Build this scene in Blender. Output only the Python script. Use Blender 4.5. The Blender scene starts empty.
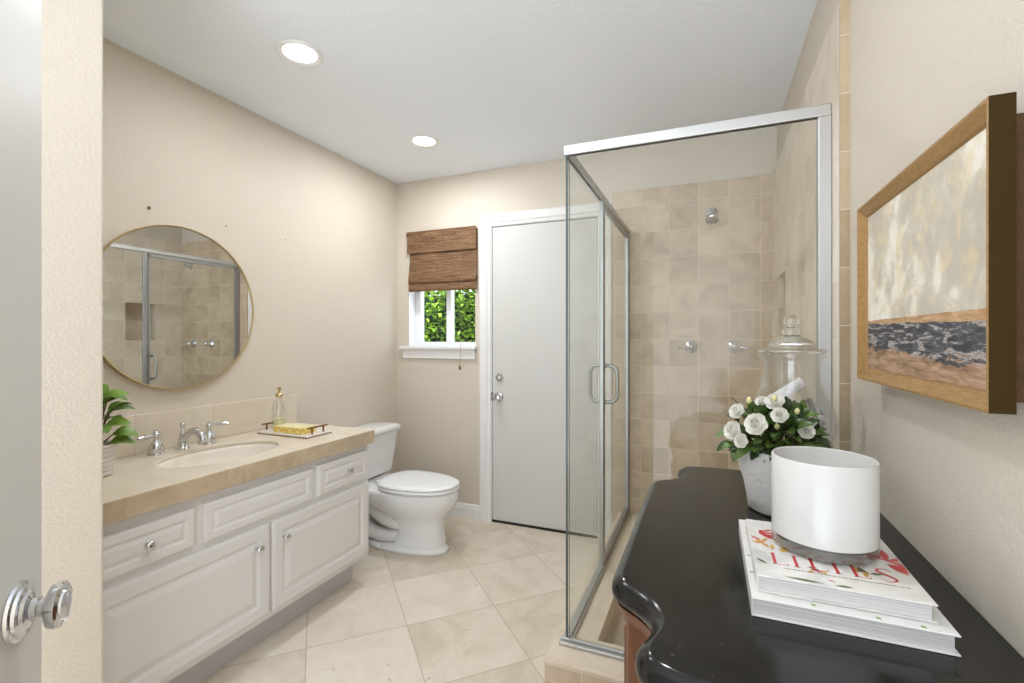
import bpy, math, random
from mathutils import Vector, Matrix
PI = math.pi
random.seed(7)
C = bpy.context.scene.collection
S = bpy.context.scene

# ------------------------------------------------------------------ camera, world, lights, exposure
CAM_H = 1.265
cd = bpy.data.cameras.new('camera'); cam = bpy.data.objects.new('camera', cd); C.objects.link(cam)
cd.sensor_width = 36; cd.lens = 474.4 / 1024 * 36; cd.shift_y = -2.9 / 1024; cd.clip_start = 0.02
cam.location = (0, 0, CAM_H); cam.rotation_euler = (PI / 2, 0, math.radians(22.54))
S.camera = cam
S.view_settings.view_transform = 'Standard'; S.view_settings.look = 'None'
S.view_settings.gamma = 1; S.view_settings.use_curve_mapping = False
S.view_settings.exposure = 0.45
w = bpy.data.worlds.new('sky'); S.world = w; w.use_nodes = True
bg = w.node_tree.nodes['Background']; bg.inputs[0].default_value = (0.84, 0.91, 1.0, 1)
wt = w.node_tree.nodes.new('ShaderNodeTexCoord'); wsep = w.node_tree.nodes.new('ShaderNodeSeparateXYZ'); wr = w.node_tree.nodes.new('ShaderNodeMapRange')
w.node_tree.links.new(wt.outputs['Generated'], wsep.inputs[0]); w.node_tree.links.new(wsep.outputs[2], wr.inputs[0])
wr.inputs[1].default_value = -.25; wr.inputs[2].default_value = .25; wr.inputs[3].default_value = 4.4; wr.inputs[4].default_value = 1.7     # added glow from below to brighten the ceiling, softer sky above
w.node_tree.links.new(wr.outputs[0], bg.inputs[1])

sl_ = bpy.data.lights.new('sun', 'SUN'); sun = bpy.data.objects.new('sun', sl_); C.objects.link(sun)
sl_.energy = 6; sl_.angle = math.radians(1); sl_.color = (1, .97, .90)
sun.rotation_euler = Vector((.55, -.62, .95)).to_track_quat('Z', 'Y').to_euler()     # shines over the house onto the hedge
LAMPS = [(-1.547, 1.462, 3.2), (-1.558, 2.395, 8.0), (-0.55, 1.0, 5)]   # recessed ceiling lights (x, y, watts)


# ------------------------------------------------------------------ mesh helpers
class MB:
    def __init__(s): s.v = []; s.f = []; s.m = []; s.mi = 0
    def add(s, vs, fs):
        b = len(s.v); s.v += [Vector(p) for p in vs]
        for f in fs: s.f.append([b + i for i in f]); s.m.append(s.mi)
        return s
    def box(s, x0, x1, y0, y1, z0, z1, M=None):
        vs = [Vector((x, y, z)) for z in (z0, z1) for y in (y0, y1) for x in (x0, x1)]
        if M: vs = [M @ p for p in vs]
        return s.add(vs, [(0, 2, 3, 1), (4, 5, 7, 6), (0, 1, 5, 4), (2, 6, 7, 3), (0, 4, 6, 2), (1, 3, 7, 5)])
    def loft(s, rings, cap0=True, cap1=True, closed=True):
        n = len(rings[0]); b = len(s.v); vs = [p for r in rings for p in r]; fs = []
        for k in range(len(rings) - 1):
            for i in range(n if closed else n - 1):
                j = (i + 1) % n
                fs.append((k * n + i, k * n + j, (k + 1) * n + j, (k + 1) * n + i))
        if cap0: fs.append(tuple(range(n - 1, -1, -1)))
        if cap1: fs.append(tuple((len(rings) - 1) * n + i for i in range(n)))
        return s.add(vs, fs)
    def lathe(s, prof, M=None, n=32, cap0=True, cap1=True):
        if M is None: M = Matrix.Identity(4)
        if not isinstance(M, Matrix): M = Matrix.Translation(M)
        rings = [[M @ Vector((r * math.cos(2 * PI * i / n), r * math.sin(2 * PI * i / n), z)) for i in range(n)] for r, z in prof]
        return s.loft(rings, cap0, cap1)
    def tube(s, pts, r, n=12, closed=False):
        pts = [Vector(p) for p in pts]; N = len(pts); rings = []
        up = None
        for i, p in enumerate(pts):
            if closed: t = pts[(i + 1) % N] - pts[i - 1]
            else: t = pts[min(i + 1, N - 1)] - pts[max(i - 1, 0)]
            t.normalize()
            if up is None: up = t.orthogonal().normalized()
            else: up = (up - t * up.dot(t)).normalized()
            q = t.cross(up); rr = r[i] if isinstance(r, (list, tuple)) else r
            rings.append([p + (up * math.cos(2 * PI * k / n) + q * math.sin(2 * PI * k / n)) * rr for k in range(n)])
        if closed: rings.append(rings[0])
        return s.loft(rings, not closed, not closed)
    def prism(s, pts, z0, z1):
        return s.loft([[Vector((x, y, z0)) for x, y in pts], [Vector((x, y, z1)) for x, y in pts]])
    def panel(s, o, u, v, nrm, W, H, prof):
        """nested rectangle relief; prof = (inset, height) list"""
        o, u, v, nrm = map(Vector, (o, u, v, nrm)); rings = []
        for ins, h in prof:
            rings.append([o + u * a + v * b + nrm * h for a, b in ((ins, ins), (W - ins, ins), (W - ins, H - ins), (ins, H - ins))])
        return s.loft(rings)


OFF = {}
def obj(name, mb, mats, parent=None, bevel=0, smooth=False, sub=0, seg=2, weld=False):
    off = Vector((0, 0, 0)); p = parent
    while p is not None:
        if p.name in OFF: off = OFF[p.name]
        p = p.parent
    me = bpy.data.meshes.new(name)
    me.from_pydata([tuple(q - off) for q in mb.v], [], mb.f)
    if not isinstance(mats, (list, tuple)): mats = [mats]
    for m in mats: me.materials.append(m)
    for pl, mi in zip(me.polygons, mb.m): pl.material_index = mi
    import bmesh
    bm = bmesh.new(); bm.from_mesh(me)
    if weld: bmesh.ops.remove_doubles(bm, verts=bm.verts, dist=1e-5)
    bmesh.ops.recalc_face_normals(bm, faces=bm.faces); bm.to_mesh(me); bm.free()
    if smooth:
        me.polygons.foreach_set('use_smooth', [True] * len(me.polygons))
        if smooth != 'all':
            try: me.set_sharp_from_angle(angle=math.radians(40))
            except Exception: pass
    me.update()
    o = bpy.data.objects.new(name, me); C.objects.link(o)
    if parent: o.parent = parent
    if bevel:
        b = o.modifiers.new('bevel', 'BEVEL'); b.width = bevel; b.segments = seg; b.limit_method = 'ANGLE'
        b.angle_limit = math.radians(40)
    if sub:
        b = o.modifiers.new('sub', 'SUBSURF'); b.levels = sub; b.render_levels = sub
    return o
def tag(o, label, cat, group=None, kind=None):
    o['label'] = label; o['category'] = cat
    if group: o['group'] = group
    if kind: o['kind'] = kind
    return o
def thing(name, label, cat, loc, group=None):
    o = bpy.data.objects.new(name, None); C.objects.link(o); o.location = loc; o.empty_display_size = .05
    OFF[o.name] = Vector(loc)
    return tag(o, label, cat, group)
def struct(name, mb, mats, bevel=0, smooth=False):
    o = obj(name, mb, mats, None, bevel, smooth); o['kind'] = 'structure'; return o
def orient(loc, d, up=(0, 0, 1)):
    """matrix whose local Z runs along d"""
    z = Vector(d).normalized(); u = Vector(up)
    if abs(z.dot(u)) > .98: u = Vector((1, 0, 0))
    x = u.cross(z).normalized(); y = z.cross(x)
    M = Matrix((x, y, z)).transposed().to_4x4(); M.translation = Vector(loc); return M


# ------------------------------------------------------------------ materials
def lin(c):
    f = lambda v: (v / 255 / 12.92) if v / 255 <= .04045 else ((v / 255 + .055) / 1.055) ** 2.4
    return (f(c[0]), f(c[1]), f(c[2]), 1)
class NT:
    def __init__(s, name):
        s.mat = bpy.data.materials.new(name); s.mat.use_nodes = True; s.nt = s.mat.node_tree
        s.b = s.nt.nodes['Principled BSDF']; s.out = s.nt.nodes['Material Output']
    def n(s, t, **k):
        nd = s.nt.nodes.new(t)
        for a, b in k.items():
            if a.startswith('i_'):
                key = a[2:]; key = int(key) if key.isdigit() else key.replace('_', ' ')
                if hasattr(b, 'is_output') or isinstance(b, bpy.types.NodeSocket): s.nt.links.new(b, nd.inputs[key])
                else: nd.inputs[key].default_value = b
            else: setattr(nd, a, b)
        return nd
    def math(s, op, a, b=0.0, c=None):
        nd = s.nt.nodes.new('ShaderNodeMath'); nd.operation = op
        for i, q in enumerate((a, b) if c is None else (a, b, c)):
            if isinstance(q, bpy.types.NodeSocket): s.nt.links.new(q, nd.inputs[i])
            else: nd.inputs[i].default_value = q
        return nd.outputs[0]
    def link(s, a, b): s.nt.links.new(a, s.b.inputs[b] if isinstance(b, str) else b)
    def mix(s, f, a, b, mode='MIX'):
        nd = s.nt.nodes.new('ShaderNodeMix'); nd.data_type = 'RGBA'; nd.blend_type = mode
        for i, q in ((0, f), (6, a), (7, b)):
            if isinstance(q, bpy.types.NodeSocket): s.nt.links.new(q, nd.inputs[i])
            else: nd.inputs[i].default_value = q
        return nd.outputs[2]
    def ramp(s, f, stops, interp='LINEAR'):
        nd = s.nt.nodes.new('ShaderNodeValToRGB'); nd.color_ramp.interpolation = interp
        while len(nd.color_ramp.elements) < len(stops): nd.color_ramp.elements.new(.5)
        for e, (p, c) in zip(nd.color_ramp.elements, stops): e.position = p; e.color = c
        s.nt.links.new(f, nd.inputs[0]); return nd.outputs[0]
    def co(s, sc=(1, 1, 1), rot=(0, 0, 0), loc=(0, 0, 0), kind='Object'):
        t = s.n('ShaderNodeTexCoord'); m = s.n('ShaderNodeMapping')
        m.inputs['Scale'].default_value = sc; m.inputs['Rotation'].default_value = rot; m.inputs['Location'].default_value = loc
        s.nt.links.new(t.outputs[kind], m.inputs[0]); return m.outputs[0]
    def noise(s, vec, scale, detail=4, rough=.5, dist=0.0):
        nd = s.n('ShaderNodeTexNoise'); nd.inputs['Scale'].default_value = scale; nd.inputs['Detail'].default_value = detail
        nd.inputs['Roughness'].default_value = rough; nd.inputs['Distortion'].default_value = dist
        if vec is not None: s.nt.links.new(vec, nd.inputs['Vector'])
        return nd.outputs[0]
    def bump(s, h, dist=.001, strength=1.0, normal=None):
        nd = s.n('ShaderNodeBump'); nd.inputs['Distance'].default_value = dist; nd.inputs['Strength'].default_value = strength
        s.nt.links.new(h, nd.inputs['Height'])
        if normal is not None: s.nt.links.new(normal, nd.inputs['Normal'])
        s.nt.links.new(nd.outputs[0], s.b.inputs['Normal']); return nd.outputs[0]
def simple(name, col, rough=.5, metal=0, spec=.5, coat=0, var=.03, vscale=8, bump=0, bscale=200):
    t = NT(name); c = lin(col)
    t.b.inputs['Roughness'].default_value = rough; t.b.inputs['Metallic'].default_value = metal
    t.b.inputs['Specular IOR Level'].default_value = spec; t.b.inputs['Coat Weight'].default_value = coat
    if var:
        f = t.noise(t.co(), vscale, 3)
        d = tuple(max(0, q * (1 - var * 3)) for q in c[:3]) + (1,)
        t.link(t.mix(f, c, d), 'Base Color')
    else: t.b.inputs['Base Color'].default_value = c
    if bump: t.bump(t.noise(t.co(), bscale, 3), bump)
    return t.mat

def wallpaint(name, col, d=.0011, sc=135, rough=.55, spec=.35):
    t = NT(name); c = lin(col); co = t.co()
    t.b.inputs['Base Color'].default_value = c; t.b.inputs['Roughness'].default_value = rough
    t.b.inputs['Specular IOR Level'].default_value = spec
    a = t.noise(co, sc, 3, .55, .6)
    h = t.ramp(a, [(.42, (0, 0, 0, 1)), (.60, (1, 1, 1, 1))], 'EASE')
    t.bump(h, d, .42)
    return t.mat
M_wall = wallpaint('beige_wall_paint', (213, 203, 188))
M_ceil = wallpaint('white_ceiling_paint', (243, 248, 255), .0010, 60, .7, .2)
M_white = simple('white_gloss_paint', (236, 235, 233), .32, var=0)
M_cab = simple('white_cabinet_lacquer', (231, 229, 227), .35, var=0)
M_door = simple('white_door_paint', (210, 209, 205), .4, var=0)
M_porc = simple('white_porcelain', (238, 238, 238), .08, var=0, coat=.3)
M_chrome = simple('chrome', (215, 216, 218), .08, 1, var=0)
M_alu = simple('satin_aluminium', (194, 193, 190), .46, 1, var=0)
M_alu2 = simple('brushed_aluminium_post', (172, 172, 170), .38, 1, var=0)
M_gold = simple('brushed_gold', (205, 182, 136), .3, 1, var=0)
M_bronze = simple('antique_bronze', (150, 112, 76), .38, 1, var=0)
M_mirror = simple('mirror_silver', (236, 238, 238), .0, 1, var=0)
M_dark = simple('dark_gap', (25, 23, 21), .8, var=0)
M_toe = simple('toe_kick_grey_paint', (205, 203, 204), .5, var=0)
M_seat = simple('toilet_seat_plastic', (240, 240, 240), .2, var=0)
M_vinyl = simple('white_vinyl', (240, 242, 245), .35, var=0)

def tilemat(name, size, off, w, cols, grout, rot=0, rough=.3, vein=6, pit=True, rnd=.5, bumpd=.0012, strong=.35, gw=1.0):
    t = NT(name); co = t.co(rot=(0, 0, rot))
    sep = t.n('ShaderNodeSeparateXYZ'); t.link(co, sep.inputs[0])
    g = t.n('ShaderNodeNewGeometry'); vt = t.n('ShaderNodeMapping', vector_type='VECTOR'); vt.inputs['Rotation'].default_value = (0, 0, rot)
    t.link(g.outputs['True Normal'], vt.inputs[0]); sn = t.n('ShaderNodeSeparateXYZ'); t.link(vt.outputs[0], sn.inputs[0])
    mask = None; fl = []
    for i in range(3):
        p = t.math('DIVIDE', t.math('SUBTRACT', sep.outputs[i], off[i]), size[i])
        fr = t.math('FRACT', p); d = t.math('ABSOLUTE', t.math('SUBTRACT', fr, .5))
        m = t.math('GREATER_THAN', d, .5 - w / size[i] / 2)
        nn = t.math('LESS_THAN', t.math('ABSOLUTE', sn.outputs[i]), .5)
        m = t.math('MULTIPLY', m, nn); mask = m if mask is None else t.math('MAXIMUM', mask, m)
        fl.append(t.math('MULTIPLY', t.math('FLOOR', p), nn))
    cb = t.n('ShaderNodeCombineXYZ')
    for i in range(3): t.link(fl[i], cb.inputs[i])
    wn = t.n('ShaderNodeTexWhiteNoise', noise_dimensions='3D'); t.link(cb.outputs[0], wn.inputs[0])
    vo = t.n('ShaderNodeVectorMath', operation='MULTIPLY_ADD'); t.link(wn.outputs['Color'], vo.inputs[0]); vo.inputs[1].default_value = (7, 7, 7); t.link(co, vo.inputs[2])
    n1 = t.noise(vo.outputs[0], vein, 6, .6, 1.2); n2 = t.noise(vo.outputs[0], vein * 5, 4, .6)
    f = t.math('ADD', t.math('MULTIPLY', n1, 1.3), t.math('MULTIPLY', n2, .35))
    f = t.math('ADD', t.math('SUBTRACT', f, .42), t.math('MULTIPLY', t.math('SUBTRACT', wn.outputs['Value'], .5), rnd))
    c = t.ramp(f, [(.1, lin(cols[0])), (.45, lin(cols[1])), (.85, lin(cols[2]))])
    if pit:
        n3 = t.noise(vo.outputs[0], vein * 2.2, 8, .75, 2.5)
        pm = t.ramp(n3, [(.60, (0, 0, 0, 1)), (.66, (1, 1, 1, 1))]); pm2 = t.math('MULTIPLY', pm, t.ramp(n2, [(.5, (0, 0, 0, 1)), (.6, (1, 1, 1, 1))]))
        c = t.mix(t.math('MULTIPLY', pm2, strong), c, lin(cols[3]))
    c = t.mix(t.math('MULTIPLY', mask, gw), c, lin(grout)); t.link(c, 'Base Color')
    t.link(t.math('ADD', t.math('MULTIPLY', mask, .4), rough), 'Roughness')
    t.bump(t.math('SUBTRACT', 1.0, mask), bumpd, .7)
    t.b.inputs['Specular IOR Level'].default_value = .4
    return t.mat
r2 = math.sqrt(.5)
SQ = .2885 * 2 * r2
# floor grid vertices sit at (-1.23, 1.755) + 0.2885 * (i, j), i+j even; rotated by 45 degrees
ox, oy = -1.23, 1.755
M_floor = tilemat('travertine_floor_tile', (SQ, SQ, 1), ((ox - oy) * r2, (ox + oy) * r2, .5), .0035,
                  [(205, 191, 171), (222, 210, 193), (233, 224, 210), (168, 146, 120)], (186, 173, 155), rot=PI / 4, rough=.28, vein=3.5, rnd=.45, strong=.85)
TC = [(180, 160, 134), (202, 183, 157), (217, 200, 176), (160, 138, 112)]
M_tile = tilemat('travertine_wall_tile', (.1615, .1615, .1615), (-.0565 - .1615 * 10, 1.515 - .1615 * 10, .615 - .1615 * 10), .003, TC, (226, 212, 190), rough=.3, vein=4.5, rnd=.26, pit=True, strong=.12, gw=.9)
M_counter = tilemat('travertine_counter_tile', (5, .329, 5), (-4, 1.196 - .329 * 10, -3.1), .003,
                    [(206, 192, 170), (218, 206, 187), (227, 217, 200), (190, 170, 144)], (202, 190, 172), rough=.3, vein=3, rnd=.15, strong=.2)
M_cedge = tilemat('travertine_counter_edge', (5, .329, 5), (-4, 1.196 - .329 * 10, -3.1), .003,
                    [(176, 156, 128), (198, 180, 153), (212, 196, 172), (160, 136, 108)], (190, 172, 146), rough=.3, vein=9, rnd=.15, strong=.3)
M_tile_lit = tilemat('lit_travertine_wall_tile', (.1615, .1615, .1615), (-.0565 - .1615 * 10, 1.515 - .1615 * 10, .615 - .1615 * 10), .0035, [(206, 190, 168), (222, 209, 190), (233, 222, 206), (190, 168, 140)], (234, 224, 208), rough=.3, vein=4.5, rnd=.30, strong=.12)  # lighter tile copy for the right shower wall, lamp light put into its colour
M_curb = tilemat('curb_tile', (.1615, .1615, 2), (-.41 - 1.615, 1.515 - .1615 * 10, -1.1), .003, [(205, 187, 162), (219, 204, 183), (229, 216, 197), (180, 156, 126)], (222, 208, 188), rough=.35, vein=4, rnd=.2, strong=.15, gw=.8)
M_trimtile = tilemat('bullnose_tile', (2, 2, .155), (-3, -2, 1.30 - 1.55), .003, [(172, 152, 122), (186, 167, 138), (198, 181, 154), (165, 144, 120)], (214, 200, 180), rough=.4, vein=6, rnd=.4, pit=False)

def glass_thin(name, tint=(.985, .995, .99), f0=.022, pw=5.0, edge=.6):
    t = NT(name); nt = t.nt; nt.nodes.remove(t.b)     # two-sided sheet: clear seen straight on, mirror-like at a glance
    tr = t.n('ShaderNodeBsdfTransparent'); tr.inputs[0].default_value = (*tint, 1)
    gl = t.n('ShaderNodeBsdfGlossy'); gl.inputs['Roughness'].default_value = .0; gl.inputs[0].default_value = (1, 1, 1, 1)
    lw = t.n('ShaderNodeLayerWeight'); lw.inputs[0].default_value = .5
    p = t.math('POWER', lw.outputs['Facing'], pw); f = t.math('ADD', t.math('MULTIPLY', p, edge), f0 * .5)
    mx = t.n('ShaderNodeMixShader'); t.link(f, mx.inputs[0]); t.link(tr.outputs[0], mx.inputs[1]); t.link(gl.outputs[0], mx.inputs[2])
    t.link(mx.outputs[0], t.out.inputs[0]); return t.mat
M_glass = glass_thin('clear_glass_sheet')
M_gedge = simple('glass_edge', (70, 82, 80), .15, var=0)
M_glassjar = glass_thin('clear_blown_glass', (.975, .98, .98), .10, 2.6, .55)
M_glassbase = glass_thin('thick_clear_glass', (.72, .73, .73), .35, 2.0, .4)
def glass_real(name, col=(1, 1, 1), rough=0, ior=1.45):
    t = NT(name); t.b.inputs['Transmission Weight'].default_value = 1; t.b.inputs['Roughness'].default_value = rough
    t.b.inputs['IOR'].default_value = ior; t.b.inputs['Base Color'].default_value = (*col, 1); return t.mat
M_solidglass = glass_real('solid_glass', (.99, 1, 1))
def emit(name, col, st):
    t = NT(name); t.b.inputs['Emission Color'].default_value = (*col, 1); t.b.inputs['Emission Strength'].default_value = st; return t.mat
M_lens = emit('lamp_lens', (1, .98, .94), 4.0)

def granite():
    t = NT('black_granite'); co = t.co()
    n = t.noise(co, 9, 6, .65, 1.0); n2 = t.noise(co, 160, 3, .6); n3 = t.noise(co, 40, 6, .7, 3)
    c = t.ramp(n, [(.3, lin((20, 19, 18))), (.75, lin((42, 40, 38)))])
    c = t.mix(t.ramp(n2, [(.66, (0, 0, 0, 1)), (.74, (.5, .5, .5, 1))]), c, lin((70, 68, 66)))
    c = t.mix(t.ramp(n3, [(.62, (0, 0, 0, 1)), (.70, (.5, .5, .5, 1))]), c, lin((62, 61, 60)))
    t.link(c, 'Base Color'); t.link(t.math('ADD', t.math('MULTIPLY', n, .12), .1), 'Roughness')
    t.b.inputs['Specular IOR Level'].default_value = .32
    return t.mat
M_granite = granite()
def wood(name, a, b, rough=.35, sc=(3, 3, .6), s2=14):
    t = NT(name); co = t.co(sc=sc); n = t.noise(co, s2, 6, .6, 1.5)
    t.link(t.ramp(n, [(.3, lin(a)), (.7, lin(b))]), 'Base Color'); t.b.inputs['Roughness'].default_value = rough; return t.mat
M_wood = wood('cherry_wood', (72, 38, 12), (118, 66, 26), .3)
M_framegold = wood('gold_wood_frame', (136, 102, 56), (176, 138, 86), .4, (6, 1, 6), 30)
M_frameside = simple('dark_olive_frame_side', (58, 42, 14), .8, var=.05, spec=.15)
M_backing = simple('brown_rough_backing', (92, 62, 30), .8, var=.2, vscale=60, bump=.003, bscale=120)

def woven():
    t = NT('woven_bamboo'); co = t.co(sc=(6, 6, 160)); co2 = t.co(sc=(30, 30, 420))
    n = t.noise(co, 1.0, 4, .7); n2 = t.noise(co2, 1.0, 3, .6)
    f = t.math('ADD', t.math('MULTIPLY', n, .6), t.math('MULTIPLY', n2, .4))
    t.link(t.ramp(f, [(.36, lin((72, 48, 30))), (.5, lin((116, 84, 57))), (.64, lin((158, 126, 94)))]), 'Base Color')
    t.b.inputs['Roughness'].default_value = .8; t.bump(f, .003, .8); return t.mat
M_woven = woven()
def leafmat(name, a, b, rough=.35, tr=.25):
    t = NT(name); oi = t.n('ShaderNodeNewGeometry'); n = t.noise(t.co(), 40, 3)
    f = t.math('ADD', t.math('MULTIPLY', oi.outputs['Random Per Island'], .75), t.math('MULTIPLY', n, .3))
    t.link(t.ramp(f, [(.1, lin(a)), (.9, lin(b))]), 'Base Color'); t.b.inputs['Roughness'].default_value = rough
    t.b.inputs['Transmission Weight'].default_value = 0; t.b.inputs['Subsurface Weight'].default_value = tr * .3
    t.b.inputs['Subsurface Radius'].default_value = (.004, .006, .002)
    return t.mat
M_leaf = leafmat('camellia_leaf', (28, 50, 20), (92, 118, 52))
M_leaf2 = leafmat('houseplant_leaf', (48, 88, 28), (128, 160, 66))
M_hedge = leafmat('hedge_leaf', (30, 58, 36), (150, 190, 60), .5)
M_stem = simple('brown_stem', (96, 78, 48), .7)
M_petal = simple('white_petal', (246, 243, 232), .5, var=.02)
M_bud = simple('cream_bud', (226, 222, 160), .5)
M_soil = simple('dark_soil', (52, 40, 30), .9, bump=.003)
M_potcloth = simple('white_crinkled_pot', (224, 222, 219), .7, var=.02, bump=.006, bscale=26)
M_potrib = simple('white_ribbed_pot', (226, 220, 212), .6, var=.04)
M_candlewhite = simple('milky_white_glass', (214, 213, 209), .22, var=0)
M_wax = simple('white_wax', (240, 238, 232), .5, var=0)
M_paper = None
def paper():
    t = NT('page_edges'); co = t.co(sc=(3, 3, 900)); n = t.noise(co, 1, 2)
    t.link(t.ramp(n, [(.3, lin((190, 188, 188))), (.7, lin((226, 224, 222)))]), 'Base Color'); t.b.inputs['Roughness'].default_value = .8; return t.mat
M_paper = paper()
M_cover = simple('white_book_cover', (238, 237, 234), .25, var=.02, vscale=12)
def coverart():
    t = NT('floral_book_cover'); co = t.co(); n = t.noise(co, 13, 3, .5, .4)
    t.link(t.ramp(n, [(.35, lin((212, 210, 207))), (.5, lin((236, 233, 228))), (.66, lin((226, 222, 214)))]), 'Base Color')
    t.b.inputs['Roughness'].default_value = .22; return t.mat
M_cover2 = coverart()
M_red = simple('red_print', (206, 62, 66), .3, var=.02)
M_pink = simple('coral_print', (232, 120, 112), .3, var=.1, vscale=60)
M_yel = simple('yellow_print', (226, 178, 90), .3, var=.1, vscale=60)
M_olive = simple('olive_print', (104, 104, 70), .3, var=.1, vscale=60)
M_green = simple('green_print', (132, 162, 74), .3, var=0)
M_ink = simple('grey_ink', (96, 92, 90), .4, var=0)
M_towel = simple('white_terry', (240, 238, 234), .9, var=.02, bump=.003, bscale=160)
M_towelg = None
def strip_towel():
    t = NT('grey_white_terry'); co = t.co(); n = t.noise(co, 26, 3, .5, 1.0)
    t.link(t.ramp(n, [(.42, lin((150, 144, 142))), (.52, lin((206, 201, 198))), (.6, lin((228, 224, 220)))]), 'Base Color')
    t.b.inputs['Roughness'].default_value = .9; t.bump(t.noise(co, 160, 2), .003); return t.mat
M_towelg = strip_towel()
M_marble = simple('white_marble', (240, 236, 230), .2, var=.04)
def soapbox():
    t = NT('yellow_patterned_wrap'); co = t.co(); n = t.noise(co, 55, 3, .5, 1.0)
    t.link(t.ramp(n, [(.4, lin((226, 182, 84))), (.5, lin((232, 204, 96))), (.58, lin((240, 228, 168)))]), 'Base Color'); t.b.inputs['Roughness'].default_value = .4; return t.mat
M_soap = soapbox()
M_soaptop = simple('pale_yellow_wrap', (238, 230, 178), .4, var=.05, vscale=40)
M_liquid = simple('pale_yellow_liquid', (226, 224, 176), .2, var=0)
def painting():
    t = NT('landscape_painting')
    tc = t.n('ShaderNodeTexCoord'); sep = t.n('ShaderNodeSeparateXYZ'); t.link(tc.outputs['Object'], sep.inputs[0])
    Y = sep.outputs[1]; Z = sep.outputs[2]          # object origin: lower middle of the canvas; Z 0..0.31, Y +-0.24
    co = t.co(); n1 = t.noise(co, 13, 5, .55, .35); n2 = t.noise(co, 60, 4, .6, .5); n5 = t.noise(co, 5, 2, .5, .2); n6 = t.noise(co, 22, 3, .5, .6)
    cl = t.math('ADD', t.math('MULTIPLY', n1, .62), t.math('ADD', t.math('MULTIPLY', n2, .16), t.math('MULTIPLY', n5, .34)))
    sky = t.ramp(cl, [(.47, lin((196, 187, 171))), (.555, lin((210, 201, 184))), (.595, lin((232, 225, 210))), (.70, lin((243, 238, 228)))])
    sky = t.mix(t.ramp(n6, [(.52, (0, 0, 0, 1)), (.66, (.55, .55, .55, 1))]), sky, lin((226, 208, 168)))
    cs = t.co(sc=(1, 8, 34)); m1 = t.noise(cs, 1.6, 7, .7, .6); m2 = t.noise(t.co(sc=(1, 16, 90)), 1.5, 5, .65, .4); m3 = t.noise(t.co(sc=(1, 9, 58)), 1.7, 6, .68, .5)
    water = t.ramp(m3, [(.44, lin((54, 54, 60))), (.53, lin((92, 92, 98))), (.58, lin((196, 188, 182))), (.62, lin((120, 112, 110))), (.70, lin((160, 130, 104)))])
    land = t.ramp(m3, [(.36, lin((122, 96, 78))), (.5, lin((168, 134, 104))), (.64, lin((190, 158, 136)))])
    hill = t.ramp(m2, [(.35, lin((170, 128, 88))), (.65, lin((208, 172, 132)))])
    wob = t.math('MULTIPLY', t.math('SUBTRACT', m1, .5), .07)
    zz = t.math('ADD', Z, wob)
    edge = t.math('ADD', t.math('MULTIPLY', Y, .034), .036)
    g = t.mix(t.math('GREATER_THAN', zz, edge), land, water)
    g = t.mix(t.math('GREATER_THAN', t.math('ADD', Z, t.math('MULTIPLY', wob, .12)), t.math('ADD', t.math('MULTIPLY', Y, .02), .090)), g, hill)
    isk = t.math('GREATER_THAN', Z, t.math('SUBTRACT', .101, t.math('MULTIPLY', t.math('SUBTRACT', m2, .5), .004)))
    t.link(t.mix(isk, g, sky), 'Base Color'); t.b.inputs['Roughness'].default_value = .55
    t.bump(n2, .002, .5); return t.mat
M_paint = painting()

# ------------------------------------------------------------------ the room shell
XL, XR, YB, ZC = -2.1745, .347, 2.977, 2.435
ST_X, ST_Y = -1.35, .681           # closet return wall in the near left corner
DX0, DY = -.275, -.17              # doorway to the neighbouring room, behind the camera
SX, SY = .323, 1.605               # tile face, shower front glass plane
struct('floor', MB().box(XL - .15, XR + .15, -1.2, YB + .02, -.08, 0), M_floor)
struct('ceiling', MB().box(XL - .15, XR + .15, -1.2, YB + .15, ZC, ZC + .1), M_ceil)
struct('wall_left', MB().box(XL - .15, XL, -.30, YB + .15, 0, ZC), M_wall)
struct('wall_closet', MB().box(XL, ST_X, -.17, ST_Y, 0, ZC), M_wall, bevel=.006)
# right wall with the hole of the niche
def holed(mb, x0, x1, y0, y1, z0, z1, hy0, hy1, hz0, hz1):
    mb.box(x0, x1, y0, hy0, z0, z1); mb.box(x0, x1, hy1, y1, z0, z1)
    mb.box(x0, x1, hy0, hy1, z0, hz0); mb.box(x0, x1, hy0, hy1, hz1, z1); return mb
NI = (2.49, 2.73, 1.25, 1.575)
struct('wall_right', holed(MB(), XR, XR + .15, -1.2, YB + .15, 0, ZC, *NI), M_wall)
struct('wall_niche', MB().box(XR + .07, XR + .08, NI[0], NI[1], NI[2], NI[3]), M_tile)
struct('wall_shower_right', holed(MB(), SX, XR, 1.515, YB - .02, 0, 2.17, *NI), M_tile_lit)
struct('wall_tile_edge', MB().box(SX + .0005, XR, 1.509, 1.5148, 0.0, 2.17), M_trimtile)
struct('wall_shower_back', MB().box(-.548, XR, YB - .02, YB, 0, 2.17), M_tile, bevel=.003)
# back wall with window and door openings
WX0, WX1, WZ0, WZ1 = -2.068, -1.512, 1.21, 2.03
BX0, BX1, BZ = -1.395, -.642, 2.045
wb = MB(); y0, y1 = YB, YB + .15
wb.box(XL, WX0, y0, y1, 0, ZC); wb.box(WX0, WX1, y0, y1, 0, WZ0 - .0225); wb.box(WX0, WX1, y0, y1, WZ1, ZC)
wb.box(WX1, BX0, y0, y1, 0, ZC); wb.box(BX0, BX1, y0, y1, BZ, ZC); wb.box(BX1, XR + .15, y0, y1, 0, ZC)
struct('wall_back', wb, M_wall)
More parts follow.
